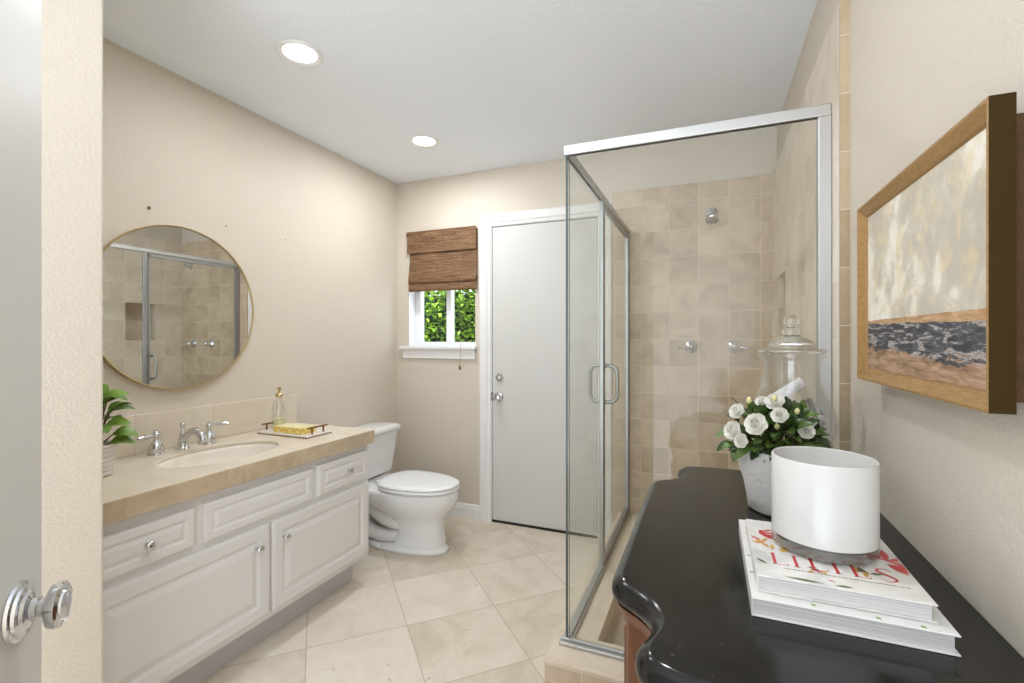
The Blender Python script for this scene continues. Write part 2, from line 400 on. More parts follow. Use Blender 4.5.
# baseboards
def baseboard(name, pts):
    mb = MB()
    for (xa, ya, xb, yb, nx, ny) in pts:
        pr = [(0, 0), (.014, 0), (.014, .07), (.010, .080), (.011, .086), (.004, .1), (0, .1)]
        mb.loft([[Vector((xa + nx * a, ya + ny * a, b)) for a, b in pr], [Vector((xb + nx * a, yb + ny * a, b)) for a, b in pr]])
    struct(name, mb, M_white)
baseboard('baseboard_back', [(XL, YB, -1.476, YB, 0, -1)])
baseboard('baseboard_left', [(XL, 2.03, XL, YB - .014, 1, 0)])
baseboard('baseboard_closet', [(ST_X, DY, ST_X, ST_Y, 1, 0)])
baseboard('baseboard_right', [(XR, DY, XR, 1.508, -1, 0)])

# back door: casing, slab, hardware
def casing(mb, x0, x1, ztop, y, wd=.083):
    prof = [(0, 0), (0, .012), (.010, .018), (.055, .020), (.062, .013), (.075, .011), (wd, .008), (wd, 0)]
    # (distance outward->inward, thickness); mitred U
    for seg in range(3):
        ra, rb = [], []
        for a, t in prof:
            pa = {0: ((x0 + a, 0), (x0 + a, ztop - a)), 1: ((x0 + a, ztop - a), (x1 - a, ztop - a)), 2: ((x1 - a, ztop - a), (x1 - a, 0))}[seg]
            ra.append(Vector((pa[0][0], y - t, pa[0][1]))); rb.append(Vector((pa[1][0], y - t, pa[1][1])))
        mb.loft([ra, rb])
    return mb
trim = MB(); casing(trim, -1.476, -.557, 2.122, YB)
trim.box(BX0, BX0 + .008, YB, YB + .1, 0, BZ); trim.box(BX1 - .008, BX1, YB, YB + .1, 0, BZ); trim.box(BX0, BX1, YB, YB + .1, BZ - .008, BZ)
struct('trim_1', trim, M_white)
dr = obj('door_1', MB().box(BX0 + .012, BX1 - .011, YB + .004, YB + .044, .014, BZ - .012), M_door, bevel=.002); dr['kind'] = 'structure'
kn = MB(); M = orient((-1.332, YB + .004, .867), (0, -1, 0))
kn.lathe([(.031, 0), (.031, .004), (.027, .009), (.013, .012), (.011, .030), (.019, .036), (.027, .044), (.028, .054), (.023, .062), (.010, .066)], M, 28)
k = obj('door_knob', kn, M_chrome, dr, smooth=True); k['label'] = 'round chrome knob'
kn = MB(); M = orient((-1.330, YB + .004, 1.0), (0, -1, 0))
kn.lathe([(.029, 0), (.029, .006), (.025, .012), (.014, .014), (.013, .018)], M, 28); kn.box(-.004, .004, -.014, .014, .018, .032, M)
k = obj('deadbolt', kn, M_chrome, dr, smooth=True); k['label'] = 'round chrome deadbolt turn'
st = MB().box(BX0 + .006, BX0 + .0125, YB - .0012, YB + .006, .835, .895)
k = obj('strike_plate', st, M_dark, dr)
struct('door_threshold', MB().box(BX0 + .008, BX1 - .008, YB - .002, YB + .06, 0, .011), M_dark)

# window, sill, glass
wn = MB(); yf = YB + .085
wn.box(WX0, WX0 + .045, yf, yf + .05, WZ0, WZ1); wn.box(WX1 - .03, WX1, yf, yf + .05, WZ0, WZ1)
wn.box(WX0 + .045, WX1 - .03, yf, yf + .05, WZ0, WZ0 + .03); wn.box(WX0 + .045, WX1 - .03, yf, yf + .05, WZ1 - .04, WZ1)
wn.box(-1.792, -1.755, yf - .008, yf + .045, WZ0 + .03, WZ1 - .04)
for a, b in ((WX0, WX0 + .002), (WX1 - .002, WX1)): wn.box(a, b, YB + .001, yf, WZ0, WZ1)
wn.box(WX0 + .002, WX1 - .002, YB + .001, yf, WZ1 - .002, WZ1)
win = struct('window_1', wn, M_vinyl)
g = MB(); g.box(WX0 + .045, WX1 - .03, yf + .022, yf + .026, WZ0 + .03, WZ1 - .04)
obj('window_glass', g, M_glass, win)
sl = MB(); sl.box(-2.128, -1.497, YB - .040, YB - .0005, WZ0 - .022, WZ0); sl.box(WX0 + .001, WX1 - .001, YB - .0005, YB + .135, WZ0 - .022, WZ0 - .0005)
so = struct('window_sill', sl, M_white, bevel=.004)
ap = MB(); ap.box(-2.112, -1.512, YB - .016, YB, WZ0 - .09, WZ0 - .022); ap.box(-2.112, -1.512, YB - .022, YB, WZ0 - .04, WZ0 - .022)
obj('window_apron', ap, M_white, so, bevel=.003)

# near white door leaf standing open
e = Vector((-.73, .685, 0)).normalized(); nn = Vector((e.y, -e.x, 0))     # e: hinge->free edge, nn: face normal
if nn.dot(Vector((1, 1, 0))) < 0: nn = -nn
P = Vector((-.742, .288, 0)); LW = .61
Mleaf = Matrix((e, nn, Vector((0, 0, 1)))).transposed().to_4x4(); Mleaf.translation = P + e * .062
leaf = thing('panelled_door', 'white panelled door standing open at the left edge beside the textured wall', 'door', (P.x, P.y, 0))
mb = MB(); mb.box(-LW, 0, -.038, -.008, .012, 2.04, Mleaf)
for a, b, c1, c2 in ((-LW, -LW + .11, .012, 2.04), (-.110, 0, .012, 2.04), (-LW + .11, -.11, .012, .24), (-LW + .11, -.11, .95, 1.06), (-LW + .11, -.11, 1.92, 2.04)):
    mb.box(a, b, -.008, 0, c1, c2, Mleaf)
obj('door_slab', mb, M_door, leaf, bevel=.003)
mb = MB()
for c1, c2 in ((.24, .95), (1.06, 1.92)):
    o0 = Mleaf @ Vector((-LW + .11, -.0079, c1))
    mb.panel(o0, e, (0, 0, 1), nn, LW - .22, c2 - c1, [(.002, 0), (.012, .0), (.04, .006), (.05, .006)])
obj('door_panel', mb, M_door, leaf)
mb = MB(); M = orient(P + Vector((0, 0, .948)), nn)
mb.lathe([(.033, 0), (.034, .002), (.033, .005), (.029, .006), (.028, .009), (.022, .010), (.020, .013), (.013, .015), (.0125, .020)], M, 48)
rs = obj('rosette', mb, M_chrome, leaf, smooth=True)
mb = MB(); mb.lathe([(.0125, .016), (.0105, .018), (.0125, .0195), (.0095, .021), (.0095, .026), (.013, .0275), (.019, .029), (.0245, .032), (.026, .037), (.0255, .041), (.0225, .043), (.022, .0415), (.017, .0425), (.016, .045), (.007, .047)], M, 48)
obj('door_knob', mb, M_chrome, leaf, smooth=True)

# ------------------------------------------------------------------ ceiling lights
for i, (x, y, pw) in enumerate(LAMPS):
    lab = ['round recessed ceiling light nearer the camera, above the vanity mirror', 'round recessed ceiling light farther back, above the toilet', 'round recessed ceiling light above the near end of the passage'][i]
    t = thing('ceiling_light', lab, 'ceiling light', (x, y, ZC), 'recessed ceiling lights')
    Mi = orient((x, y, ZC), (0, 0, -1))
    obj('trim_ring', MB().lathe([(.088, 0), (.088, .004), (.084, .008), (.072, .006), (.064, .001), (.064, 0)], Mi, 48, False, False), M_white, t, smooth=True)
    obj('lens', MB().lathe([(.0655, .0005), (.0655, .002), (.06, .003)], Mi, 40), M_lens, t)
    ld = bpy.data.lights.new('lamp', 'AREA'); ld.shape = 'DISK'; ld.size = .12; ld.energy = pw; ld.color = (.93, .965, 1); ld.spread = math.radians(180)
    lo = bpy.data.objects.new('lamp', ld); C.objects.link(lo); lo.parent = t; lo.location = (0, 0, -.011)

# ------------------------------------------------------------------ shower: curb, pan, glass enclosure, fixtures
cb = MB(); cb.box(-.505, SX, 1.5, 1.66, 0, .185); cb.box(-.505, -.365, 1.66, YB - .02, 0, .185)
sc_ = struct('shower_curb', cb, M_tile)  # darker tile than the cap: shade of the curb sides put into colour
cb = MB(); cb.box(-.509, SX, 1.496, 1.663, .185, .2); cb.box(-.509, -.362, 1.663, YB - .02, .185, .2)
obj('curb_cap', cb, M_curb, sc_, bevel=.002)
struct('floor_shower', MB().box(-.365, SX, 1.66, YB - .02, 0, .05), M_curb)
en = thing('shower_enclosure', 'frameless glass shower enclosure with satin metal header and hinged door on tiled curb', 'shower enclosure', (-.07, SY, .2))
GX = -.459; ZH0, ZH1 = 1.902, 1.936; YP = 2.196; ZB = .2
mb = MB(); mb.box(GX - .008, SX, SY - .012, SY + .012, ZH0, ZH1); obj('header_rail', mb, M_alu, en, bevel=.003)
mb = MB(); mb.box(GX - .011, GX + .011, SY + .012, YB - .02, ZH0, ZH1 - .004); obj('header_rail', mb, M_alu, en, bevel=.003)
mb = MB(); mb.box(SX - .034, SX, SY - .014, SY + .014, ZB, ZH0); obj('wall_jamb', mb, M_alu, en, bevel=.003)
mb = MB(); mb.box(GX - .012, GX + .012, YB - .046, YB - .02, ZB, ZH0); obj('wall_jamb', mb, M_alu2, en, bevel=.003)
mb = MB(); mb.box(GX - .010, GX + .010, YP - .014, YP + .014, ZB + .018, ZH0); obj('middle_post', mb, M_alu2, en, bevel=.003)
mb = MB(); mb.box(GX - .024, SX - .034, SY - .02, SY + .016, ZB, ZB + .012); mb.box(GX - .020, SX - .034, SY - .004, SY + .012, ZB + .012, ZB + .02)
obj('bottom_track', mb, M_alu, en, bevel=.003)
mb = MB(); mb.box(GX - .02, GX + .02, SY + .016, YB - .046, ZB, ZB + .012); mb.box(GX - .010, GX + .012, SY + .016, YP, ZB + .012, ZB + .02)
obj('bottom_track', mb, M_alu, en, bevel=.003)
def pane(x0, x1, y0, y1, z0, z1, name, parent):
    mb = MB(); mb.box(x0, x1, y0, y1, z0, z1)
    o = obj(name, mb, [M_glass, M_gedge], parent)
    thin = 0 if (x1 - x0) < (y1 - y0) else 1
    for p in o.data.polygons:
        if abs(p.normal[thin]) < .5: p.material_index = 1
    return o
pane(GX + .009, SX - .030, SY - .005, SY + .005, ZB + .018, ZH0, 'front_glass', en)
pane(GX - .005, GX + .003, SY + .0055, YP - .013, ZB + .018, ZH0, 'side_glass', en)
mb = MB(); y0, y1 = YP + .018, YB - .052
mb.box(GX - .009, GX + .009, y0, y0 + .014, ZB + .016, ZH0 - .004); mb.box(GX - .009, GX + .009, y1 - .014, y1, ZB + .016, ZH0 - .004)
mb.box(GX - .010, GX + .010, y0, y1, ZB + .016, ZB + .046); mb.box(GX - .009, GX + .009, y0, y1, ZH0 - .03, ZH0 - .004)
sd = obj('shower_door', mb, M_alu2, en, bevel=.002)
pane(GX - .003, GX + .003, y0 + .012, y1 - .012, ZB + .04, ZH0 - .028, 'door_glass', sd)
mb = MB(); yh = y0 + .022; pts = []
def corner(cx, cz, r, a0, a1, k=6): return [(cx + r * math.cos(a0 + (a1 - a0) * i / k), cz + r * math.sin(a0 + (a1 - a0) * i / k)) for i in range(k + 1)]
hz0, hz1, hw, rr = .966, 1.138, .064, .035
loop = corner(hw - rr, hz1 - rr, rr, 0, PI / 2) + corner(-hw + rr, hz1 - rr, rr, PI / 2, PI) + corner(-hw + rr, hz0 + rr, rr, PI, 1.5 * PI) + corner(hw - rr, hz0 + rr, rr, 1.5 * PI, 2 * PI)
mb.tube([(GX + a, yh, b) for a, b in loop], .0085, 14, closed=True)
for zz in (hz0 , hz1):
    mb.lathe([(.013, -.010), (.013, .010)], orient((GX, yh, zz), (1, 0, 0)), 20)
obj('pull_handle', mb, M_alu2, sd, smooth=True)

ty = YB - .02
sh = thing('shower_fixture', 'small chrome shower head on short arm high on tiled back wall', 'shower head', (.016, ty, 1.985))
obj('flange', MB().lathe([(.032, 0), (.031, .004), (.022, .010), (.011, .014)], orient((.016, ty, 1.985), (0, -1, 0)), 28), M_chrome, sh, smooth=True)
obj('shower_arm', MB().tube([(.016, ty - .01, 1.985), (.016, ty - .05, 1.985), (.016, ty - .08, 1.975), (.016, ty - .105, 1.955)], .009, 14), M_chrome, sh, smooth=True)
obj('spray_head', MB().lathe([(.011, 0), (.016, .008), (.014, .016), (.022, .026), (.033, .050), (.034, .062), (.029, .066), (.028, .063), (.012, .064)], orient((.016, ty - .10, 1.962), (0, -.62, -.78)), 32), M_chrome, sh, smooth=True)
for x, sgn, lab in ((-.096, -1, 'chrome shower valve with its lever pointing left, the left one of the pair'), (.136, 1, 'chrome shower valve with its lever pointing right, beside the niche')):
    v = thing('shower_valve', lab, 'shower valve', (x, ty, 1.217), 'shower valves on the back wall')
    Mv = orient((x, ty, 1.217), (0, -1, 0))
    obj('escutcheon', MB().lathe([(.036, 0), (.035, .005), (.026, .012), (.018, .018), (.016, .034), (.012, .038)], Mv, 32), M_chrome, v, smooth=True)
    hb = MB().lathe([(.012, .036), (.019, .041), (.021, .050), (.017, .058), (.008, .064), (.007, .069), (.003, .071)], Mv, 28)
    hd = obj('handle_hub', hb, M_chrome, v, smooth=True)
    obj('lever', MB().tube([(x, ty - .05, 1.217), (x + sgn * .03, ty - .052, 1.216), (x + sgn * .05, ty - .055, 1.212), (x + sgn * .068, ty - .057, 1.210), (x + sgn * .072, ty - .057, 1.210)], [.006, .006, .0075, .0085, .004], 12), M_chrome, v, smooth=True)

# ------------------------------------------------------------------ vanity cabinet
VY0, VY1, VX = ST_Y + .003, 2.0, -1.645
va = thing('vanity_cabinet', 'long white vanity cabinet with raised panel doors and drawers along left wall', 'vanity', (-1.9, 1.35, 0))
mb = MB(); zt = .722
mb.box(XL + .010, VX - .018, VY1 - .018, VY1, .153, zt); mb.box(XL + .010, VX - .018, VY0, VY0 + .018, .153, zt)
mb.box(XL + .002, VX - .018, VY0, VY1, .135, .153); mb.box(XL + .002, XL + .010, VY0, VY1, .153, zt)
for z0_, z1_ in ((.682, zt), (.520, .555), (.135, .165)): mb.box(VX - .018, VX, VY0, VY1, z0_, z1_)
for y0_, y1_ in ((VY0, VY0 + .08), (1.085, 1.125), (1.608, 1.655), (1.975, VY1)): mb.box(VX - .018, VX, y0_, y1_, .555, .682)
for y0_, y1_ in ((VY0, VY0 + .09), (1.37, 1.42), (1.975, VY1)): mb.box(VX - .018, VX, y0_, y1_, .165, .520)
obj('cabinet_body', mb, M_cab, va)
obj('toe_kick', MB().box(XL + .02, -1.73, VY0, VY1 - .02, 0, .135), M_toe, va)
RP = [(0, 0), (0, .010), (.003, .015), (.009, .017), (.046, .017), (.050, .0155), (.054, .011), (.060, .010), (.064, .011), (.082, .017), (.088, .0178)]
RPd = [(0, 0), (0, .010), (.003, .015), (.008, .017), (.028, .017), (.031, .0155), (.034, .012), (.038, .011), (.050, .0165), (.054, .017)]
def vknob(y, z, parent):
    M = orient((VX + .017, y, z), (1, 0, 0))
    k = obj('knob', MB().lathe([(.008, 0), (.0075, .003), (.005, .006), (.005, .012), (.010, .016), (.0145, .020), (.015, .024), (.012, .028), (.005, .030)], M, 24), M_chrome, parent, smooth=True)
for nm, a, b, z0, z1, ky, kz in (('drawer', .757, 1.09, .552, .683, .935, .618), ('drawer_front', 1.120, 1.613, .548, .686, None, None), ('drawer', 1.648, 1.983, .550, .690, 1.833, .622),
                                 ('cabinet_door', .762, 1.389, .160, .522, 1.330, .444), ('cabinet_door', 1.403, 1.990, .160, .522, 1.455, .444)):
    mb = MB(); mb.panel((VX, a, z0), (0, 1, 0), (0, 0, 1), (1, 0, 0), b - a, z1 - z0, RP if 'door' in nm else RPd)
    o = obj(nm, mb, M_cab, va)
    if ky: vknob(ky, kz, o)

# countertop with oval cutout
CX0, CX1, CY0, CY1, CZ = XL + .001, -1.6145, ST_Y + .001, 2.019, .79
SCX, SCY, SA, SB = -1.875, 1.365, .158, .243     # sink centre, half axes in x and y
mb = MB(); N = 64; top_o, top_i = [], []
for i in range(N):
    a = 2 * PI * i / N; ca, sa = math.cos(a), math.sin(a)
    top_i.append((SCX + SA * ca, SCY + SB * sa))
    k = min((CX1 - SCX) / ca if ca > 1e-9 else (1e9 if ca > -1e-9 else (CX0 - SCX) / ca), (CY1 - SCY) / sa if sa > 1e-9 else (1e9 if sa > -1e-9 else (CY0 - SCY) / sa))
    top_o.append([SCX + k * ca, SCY + k * sa])
for cx, cy in ((CX0, CY0), (CX0, CY1), (CX1, CY0), (CX1, CY1)):
    j = min(range(N), key=lambda q: (top_o[q][0] - cx) ** 2 + (top_o[q][1] - cy) ** 2); top_o[j] = [cx, cy]
V3 = lambda p, z: Vector((p[0], p[1], z))
mb.loft([[V3(p, CZ - .013) for p in top_i], [V3(p, CZ) for p in top_i], [V3(p, CZ) for p in top_o], [V3(p, CZ - .068) for p in top_o]], False, False)
mb.loft([[V3(p, CZ - .068) for p in top_o], [V3((SCX + (p[0] - SCX) * .97, SCY + (p[1] - SCY) * .985), CZ - .068) for p in top_o], [V3((SCX + (p[0] - SCX) * .97, SCY + (p[1] - SCY) * .985), CZ - .03) for p in top_o], [V3(p, CZ - .013) for p in top_i]], False, False)
ct = obj('vanity_countertop', mb, [M_counter, M_cedge], weld=True)
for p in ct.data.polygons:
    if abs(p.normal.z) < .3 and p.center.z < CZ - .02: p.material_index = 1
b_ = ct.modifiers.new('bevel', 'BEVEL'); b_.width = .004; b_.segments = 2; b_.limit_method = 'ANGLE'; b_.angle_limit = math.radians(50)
tag(ct, 'beige travertine tiled countertop lying on the white vanity', 'countertop')
mb = MB(); mb.box(XL + .001, XL + .019, CY0, CY1 - .002, CZ + .0005, CZ + .163)
bs = obj('tile_backsplash', mb, M_counter, bevel=.003); tag(bs, 'low beige tile backsplash along the wall behind the faucet', 'backsplash')
# sink bowl
mb = MB(); rings = []
for s_, z in ((1.02, -.0135), (1.0, -.016), (.99, -.030), (.97, -.055), (.92, -.085), (.80, -.115), (.60, -.138), (.35, -.147), (.10, -.150)):
    rings.append([Vector((SCX + SA * s_ * math.cos(2 * PI * i / 48), SCY + SB * s_ * math.sin(2 * PI * i / 48), CZ + z)) for i in range(48)])
mb.loft(rings, False, False)
M_sink = simple('cream_sink_porcelain', (240, 232, 220), .12, var=0)
sk = thing('sink_basin', 'cream oval undermount sink basin set in the tiled countertop', 'sink', (SCX, SCY, CZ - .15))
so_ = obj('basin', mb, M_sink, sk, smooth='all')
obj('drain', MB().lathe([(.024, 0), (.022, .003), (.010, .003), (.004, .001)], (SCX, SCY, CZ - .1505), 24), M_chrome, sk, smooth=True)
# faucet (widespread: spout and two lever handles)
fx = -2.095
fa = thing('basin_faucet', 'chrome widespread faucet with arched spout and two lever handles behind the sink', 'faucet', (fx, 1.345, CZ))
z = CZ + .0002
mb = MB(); mb.lathe([(.026, 0), (.026, .004), (.020, .010), (.018, .028), (.015, .05), (.011, .070), (.007, .085), (.0065, .092)], (fx, 1.345, z), 28)
mb.lathe([(.004, .090), (.010, .095), (.0125, .103), (.010, .111), (.004, .115)], (fx, 1.345, z), 24)
pts = [(fx, 1.345, z + .030), (fx + .028, 1.345, z + .060), (fx + .055, 1.345, z + .078), (fx + .085, 1.345, z + .083), (fx + .110, 1.345, z + .075), (fx + .125, 1.345, z + .060), (fx + .130, 1.345, z + .040)]
mb.tube(pts, [.017, .0175, .0165, .015, .0145, .015, .0165], 18)
mb.lathe([(.0195, 0), (.0195, .012), (.015, .016)], (fx + .130, 1.345, z + .032), 20)
obj('spout', mb, M_chrome, fa, smooth=True)
for y, sgn in ((1.238, -1), (1.462, 1)):
    mb = MB().lathe([(.029, 0), (.029, .004), (.026, .008), (.028, .018), (.027, .028), (.021, .042), (.013, .054), (.009, .062), (.010, .068)], (fx, y, z), 28)
    mb.lathe([(.008, .066), (.014, .072), (.016, .080), (.013, .088), (.007, .093), (.006, .097), (.002, .099)], (fx, y, z), 24)
    h = obj('handle', mb, M_chrome, fa, smooth=True)
    obj('lever', MB().tube([(fx, y, z + .080), (fx + .004, y + sgn * .022, z + .080), (fx + .006, y + sgn * .034, z + .079), (fx + .010, y + sgn * .060, z + .077), (fx + .012, y + sgn * .078, z + .076), (fx + .012, y + sgn * .082, z + .076)], [.006, .007, .010, .0105, .011, .006], 14), M_chrome, h, smooth=True)

# mirror
mc = Vector((XL, 1.375, 1.40)); mr = .358
mi = thing('round_mirror', 'round wall mirror with thin gold frame above the sink', 'mirror', tuple(mc))
Mm = orient(mc, (1, 0, 0))
obj('mirror_frame', MB().lathe([(mr - .010, .004), (mr - .010, .001), (mr, .001), (mr + .001, .010), (mr + .001, .026), (mr - .001, .028), (mr - .004, .027), (mr - .005, .020)], Mm, 96, False, False), M_gold, mi, smooth=True)
obj('mirror_glass', MB().lathe([(mr - .0052, .004), (mr - .0052, .022)], Mm, 96), M_mirror, mi, smooth=True)
# wall screws left above the mirror
for (u, v, r, lab) in ((149, 208, .007, 'small metal wall anchor above the left part of the mirror'), (226, 226, .003, 'tiny nail in the wall just above the right side of mirror'), (285, 240, .003, 'tiny nail in the wall to the right of the mirror')):
    th = math.radians(22.54); l = (u - 512) / 474.4; rx = l * math.cos(th) - math.sin(th); ry = l * math.sin(th) + math.cos(th); rz = -(v - 338.6) / 474.4
    t_ = XL / rx; y = ry * t_; zz = CAM_H + rz * t_
    o = obj('wall_anchor', MB().lathe([(r, 0), (r, .002), (r * .8, .003), (r * .4, .0025), (r * .35, .008), (r * .2, .009)], orient((0, 0, 0), (1, 0, 0)), 16), M_bronze, smooth=True)
    o.location = (XL, y, zz); tag(o, lab, 'wall anchor', 'leftover anchors in the left wall')

# tray with dispenser and soap box
TZ = CZ + .0005
ty0, ty1, tx0, tx1 = 1.70, 1.862, -2.085, -1.755
tr_ = thing('vanity_tray', 'white marble tray with bronze bar handles on the countertop', 'tray', ((tx0 + tx1) / 2, (ty0 + ty1) / 2, TZ))
obj('tray_top', MB().box(tx0, tx1, ty0, ty1, TZ + .004, TZ + .013), M_marble, tr_, bevel=.002)
obj('tray_base', MB().box(tx0 + .001, tx1 - .001, ty0 + .001, ty1 - .001, TZ, TZ + .004), M_bronze, tr_)
for x in (tx0 + .014, tx1 - .014):
    mb = MB()
    for y in (ty0 + .045, ty1 - .045): mb.box(x - .0035, x + .0035, y - .0035, y + .0035, TZ + .013, TZ + .042)
    mb.box(x - .004, x + .004, ty0 + .018, ty1 - .018, TZ + .040, TZ + .047)
    obj('tray_handle', mb, M_bronze, tr_, bevel=.001)
TT = TZ + .0133
sx, sy = -2.030, 1.785
sb = thing('soap_dispenser', 'clear glass soap bottle with gold pump on the marble tray', 'soap dispenser', (sx, sy, TT))
obj('bottle', MB().lathe([(.026, 0), (.030, .003), (.030, .130), (.028, .142), (.018, .154), (.013, .158), (.013, .166), (.0115, .166), (.0115, .157), (.017, .151), (.027, .139), (.0285, .128), (.0285, .006), (.005, .005)], (sx, sy, TT), 32, True, False), M_glassjar, sb, smooth=True)
obj('liquid_soap', MB().lathe([(.0278, .0065), (.0278, .055)], (sx, sy, TT), 32), M_liquid, sb, smooth=True)
mb = MB().lathe([(.016, .162), (.018, .166), (.018, .176), (.013, .182), (.006, .184), (.0055, .200), (.010, .202), (.010, .211), (.005, .214)], (sx, sy, TT), 24)
mb.tube([(sx, sy, TT + .207), (sx + .02, sy - .01, TT + .209), (sx + .034, sy - .017, TT + .204)], [.005, .0045, .003], 10)
obj('pump', mb, M_gold, sb, smooth=True)
mb = MB(); mb.box(-1.985, -1.80, 1.712, 1.802, TT, TT + .030); mb.mi = 1; mb.box(-1.984, -1.801, 1.713, 1.801, TT + .030, TT + .0305)
so2 = obj('soap_box', mb, [M_soap, M_soaptop], bevel=.001)
tag(so2, 'flat yellow patterned soap box lying on the marble tray', 'soap box')

# potted plant at the near end of the counter
def leaf_mesh(mb, base, d, up, L, W, droop=.25, n=6, fold=.15):
    d = Vector(d).normalized(); up = Vector(up); s_ = d.cross(up).normalized(); nn_ = s_.cross(d).normalized(); rows = []
    for i in range(n + 1):
        t = i / n; wv = W * (math.sin(PI * min(1, t * .92 + .04)) ** .75) * .5
        c = Vector(base) + d * L * t + nn_ * (L * (.18 * math.sin(PI * t) - droop * t * t))
        rows.append([c - s_ * wv + nn_ * wv * fold * 2, c, c + s_ * wv + nn_ * wv * fold * 2])
    mb.loft(rows, False, False, closed=False)
px_, py_ = -1.955, .958
pl = thing('potted_houseplant', 'green leafy plant in small white ribbed pot at the near end of counter', 'potted plant', (px_, py_, CZ))
prof = [(.040, 0.0005)]
for i in range(31):
    t = i / 30; prof.append((.046 + .016 * t + .0022 * math.sin(t * 2 * PI * 6.5), .004 + .106 * t))
prof += [(.060, .112), (.057, .108), (.054, .095), (.01, .094)]
obj('plant_pot', MB().lathe(prof, (px_, py_, CZ), 48, True, False), M_potrib, pl, smooth='all')
obj('soil', MB().lathe([(.054, .088), (.054, .0955), (.01, .098)], (px_, py_, CZ), 24), M_soil, pl)
rng = random.Random(3); mb = MB(); ms = MB()
for i in range(13):
    a = 2 * PI * i / 13 * 2.4 + rng.uniform(-.3, .3); h = .10 + .12 * (i / 13); r = .02 + .03 * rng.random()
    top = Vector((px_ + r * math.cos(a), py_ + r * math.sin(a), CZ + .095 + h * .75))
    ms.tube([(px_, py_, CZ + .09), ((px_ + top.x) / 2, (py_ + top.y) / 2, (CZ + .09 + top.z) / 2 + .01), top], .0022, 6)
    leaf_mesh(mb, top, (math.cos(a), math.sin(a), .35 if i > 5 else .0), (0, 0, 1), .062 + .02 * rng.random(), .052, .15)
for (dx, dy, zz, dd, L) in ((.01, .035, 1.01, (.15, 1, .05), .085), (.03, .02, 1.045, (.2, .7, .35), .075), (0, .01, 1.05, (-.1, .35, .9), .07), (.035, .035, .93, (.5, .9, -.1), .08), (.04, .01, .96, (.8, .7, .2), .08), (.03, .03, .90, (.6, 1, 0), .08)):
    b0 = Vector((px_ + dx, py_ + dy, zz)); leaf_mesh(mb, b0, dd, (.5, -.3, 1), L * .9, .056, .12)
    ms.tube([(px_, py_, CZ + .09), ((px_ + b0.x) / 2, (py_ + b0.y) / 2, (CZ + .09 + zz) / 2), b0], .0022, 6)
obj('foliage', mb, M_leaf2, pl, smooth='all'); obj('stem', ms, M_stem, pl)

# ------------------------------------------------------------------ toilet
TY = 2.45
to = thing('toilet', 'white two-piece toilet with closed lid between vanity and back wall', 'toilet', (-1.8, TY, 0))
def egg(xb, xf, hw, z, n=40, p=2.0, cy=TY, back=.42):
    """ring with blunt back at xb and rounded front at xf"""
    xm = xb + (xf - xb) * back; r = []
    for i in range(n):
        a = 2 * PI * i / n; c_, s_ = math.cos(a), math.sin(a)
        q = .62 if c_ < 0 else .95
        x = xm + ((xf - xm) if c_ > 0 else (xm - xb)) * (abs(c_) ** q) * (1 if c_ > 0 else -1)
        r.append(Vector((x, cy + hw * (abs(s_) ** (.85)) * (1 if s_ > 0 else -1), z)))
    return r
def rrect(x0, x1, y0, y1, z, r, k=5):
    out = []
    for cx, cy, a0 in ((x1 - r, y1 - r, 0), (x0 + r, y1 - r, PI / 2), (x0 + r, y0 + r, PI), (x1 - r, y0 + r, 1.5 * PI)):
        for i in range(k + 1):
            a = a0 + PI / 2 * i / k; out.append(Vector((cx + r * math.cos(a), cy + r * math.sin(a), z)))
    return out
mb = MB()
mb.loft([egg(-1.98, -1.430, .130, 0), egg(-1.98, -1.432, .129, .016), egg(-1.97, -1.445, .120, .026), egg(-1.78, -1.455, .108, .034), egg(-1.76, -1.462, .104, .10), egg(-1.76, -1.464, .104, .17),
         egg(-1.80, -1.455, .112, .205), egg(-1.90, -1.43, .136, .24), egg(-2.0, -1.392, .168, .29), egg(-2.09, -1.376, .180, .33), egg(-2.11, -1.374, .183, .365), egg(-2.12, -1.378, .180, .382), egg(-2.12, -1.388, .172, .386)])
obj('bowl', mb, M_porc, to, smooth='all')
mb = MB()
for sg in (-1, 1):
    pts = [(-2.06, TY + sg * .060, .330), (-1.98, TY + sg * .066, .290), (-1.90, TY + sg * .068, .235), (-1.81, TY + sg * .066, .175), (-1.72, TY + sg * .052, .150), (-1.62, TY + sg * .03, .155), (-1.54, TY + sg * .01, .16)]
    mb.tube(pts, [.040, .052, .056, .054, .048, .042, .034], 18)
    pts = [(-1.98, TY + sg * .05, .24), (-2.01, TY + sg * .055, .16), (-1.97, TY + sg * .062, .09), (-1.88, TY + sg * .062, .065), (-1.76, TY + sg * .048, .07), (-1.66, TY + sg * .03, .09), (-1.58, TY + sg * .01, .10)]
    mb.tube(pts, [.036, .046, .052, .050, .044, .038, .03], 18)
obj('trapway', mb, M_porc, to, smooth='all', sub=1)
for sg in (-1, 1): obj('bolt_cap', MB().lathe([(.014, 0), (.014, .012), (.009, .02), (.002, .023)], (-1.84, TY + sg * .118, .012), 16), M_porc, to, smooth=True)
mb = MB(); mb.loft([egg(-1.86, -1.372, .184, .389, back=.36), egg(-1.862, -1.368, .188, .394, back=.36), egg(-1.862, -1.369, .188, .402, back=.36), egg(-1.86, -1.374, .184, .406, back=.36)])
obj('seat', mb, M_seat, to, smooth=True)
mb = MB(); mb.loft([egg(-1.865, -1.376, .180, .408, back=.36), egg(-1.867, -1.371, .185, .411, back=.36), egg(-1.867, -1.372, .184, .421, back=.36), egg(-1.863, -1.380, .176, .428, back=.36), egg(-1.84, -1.41, .150, .431, back=.36), egg(-1.75, -1.50, .08, .433, back=.36)])
obj('lid', mb, M_seat, to, smooth='all')
to.scale = (1, 1, .95)
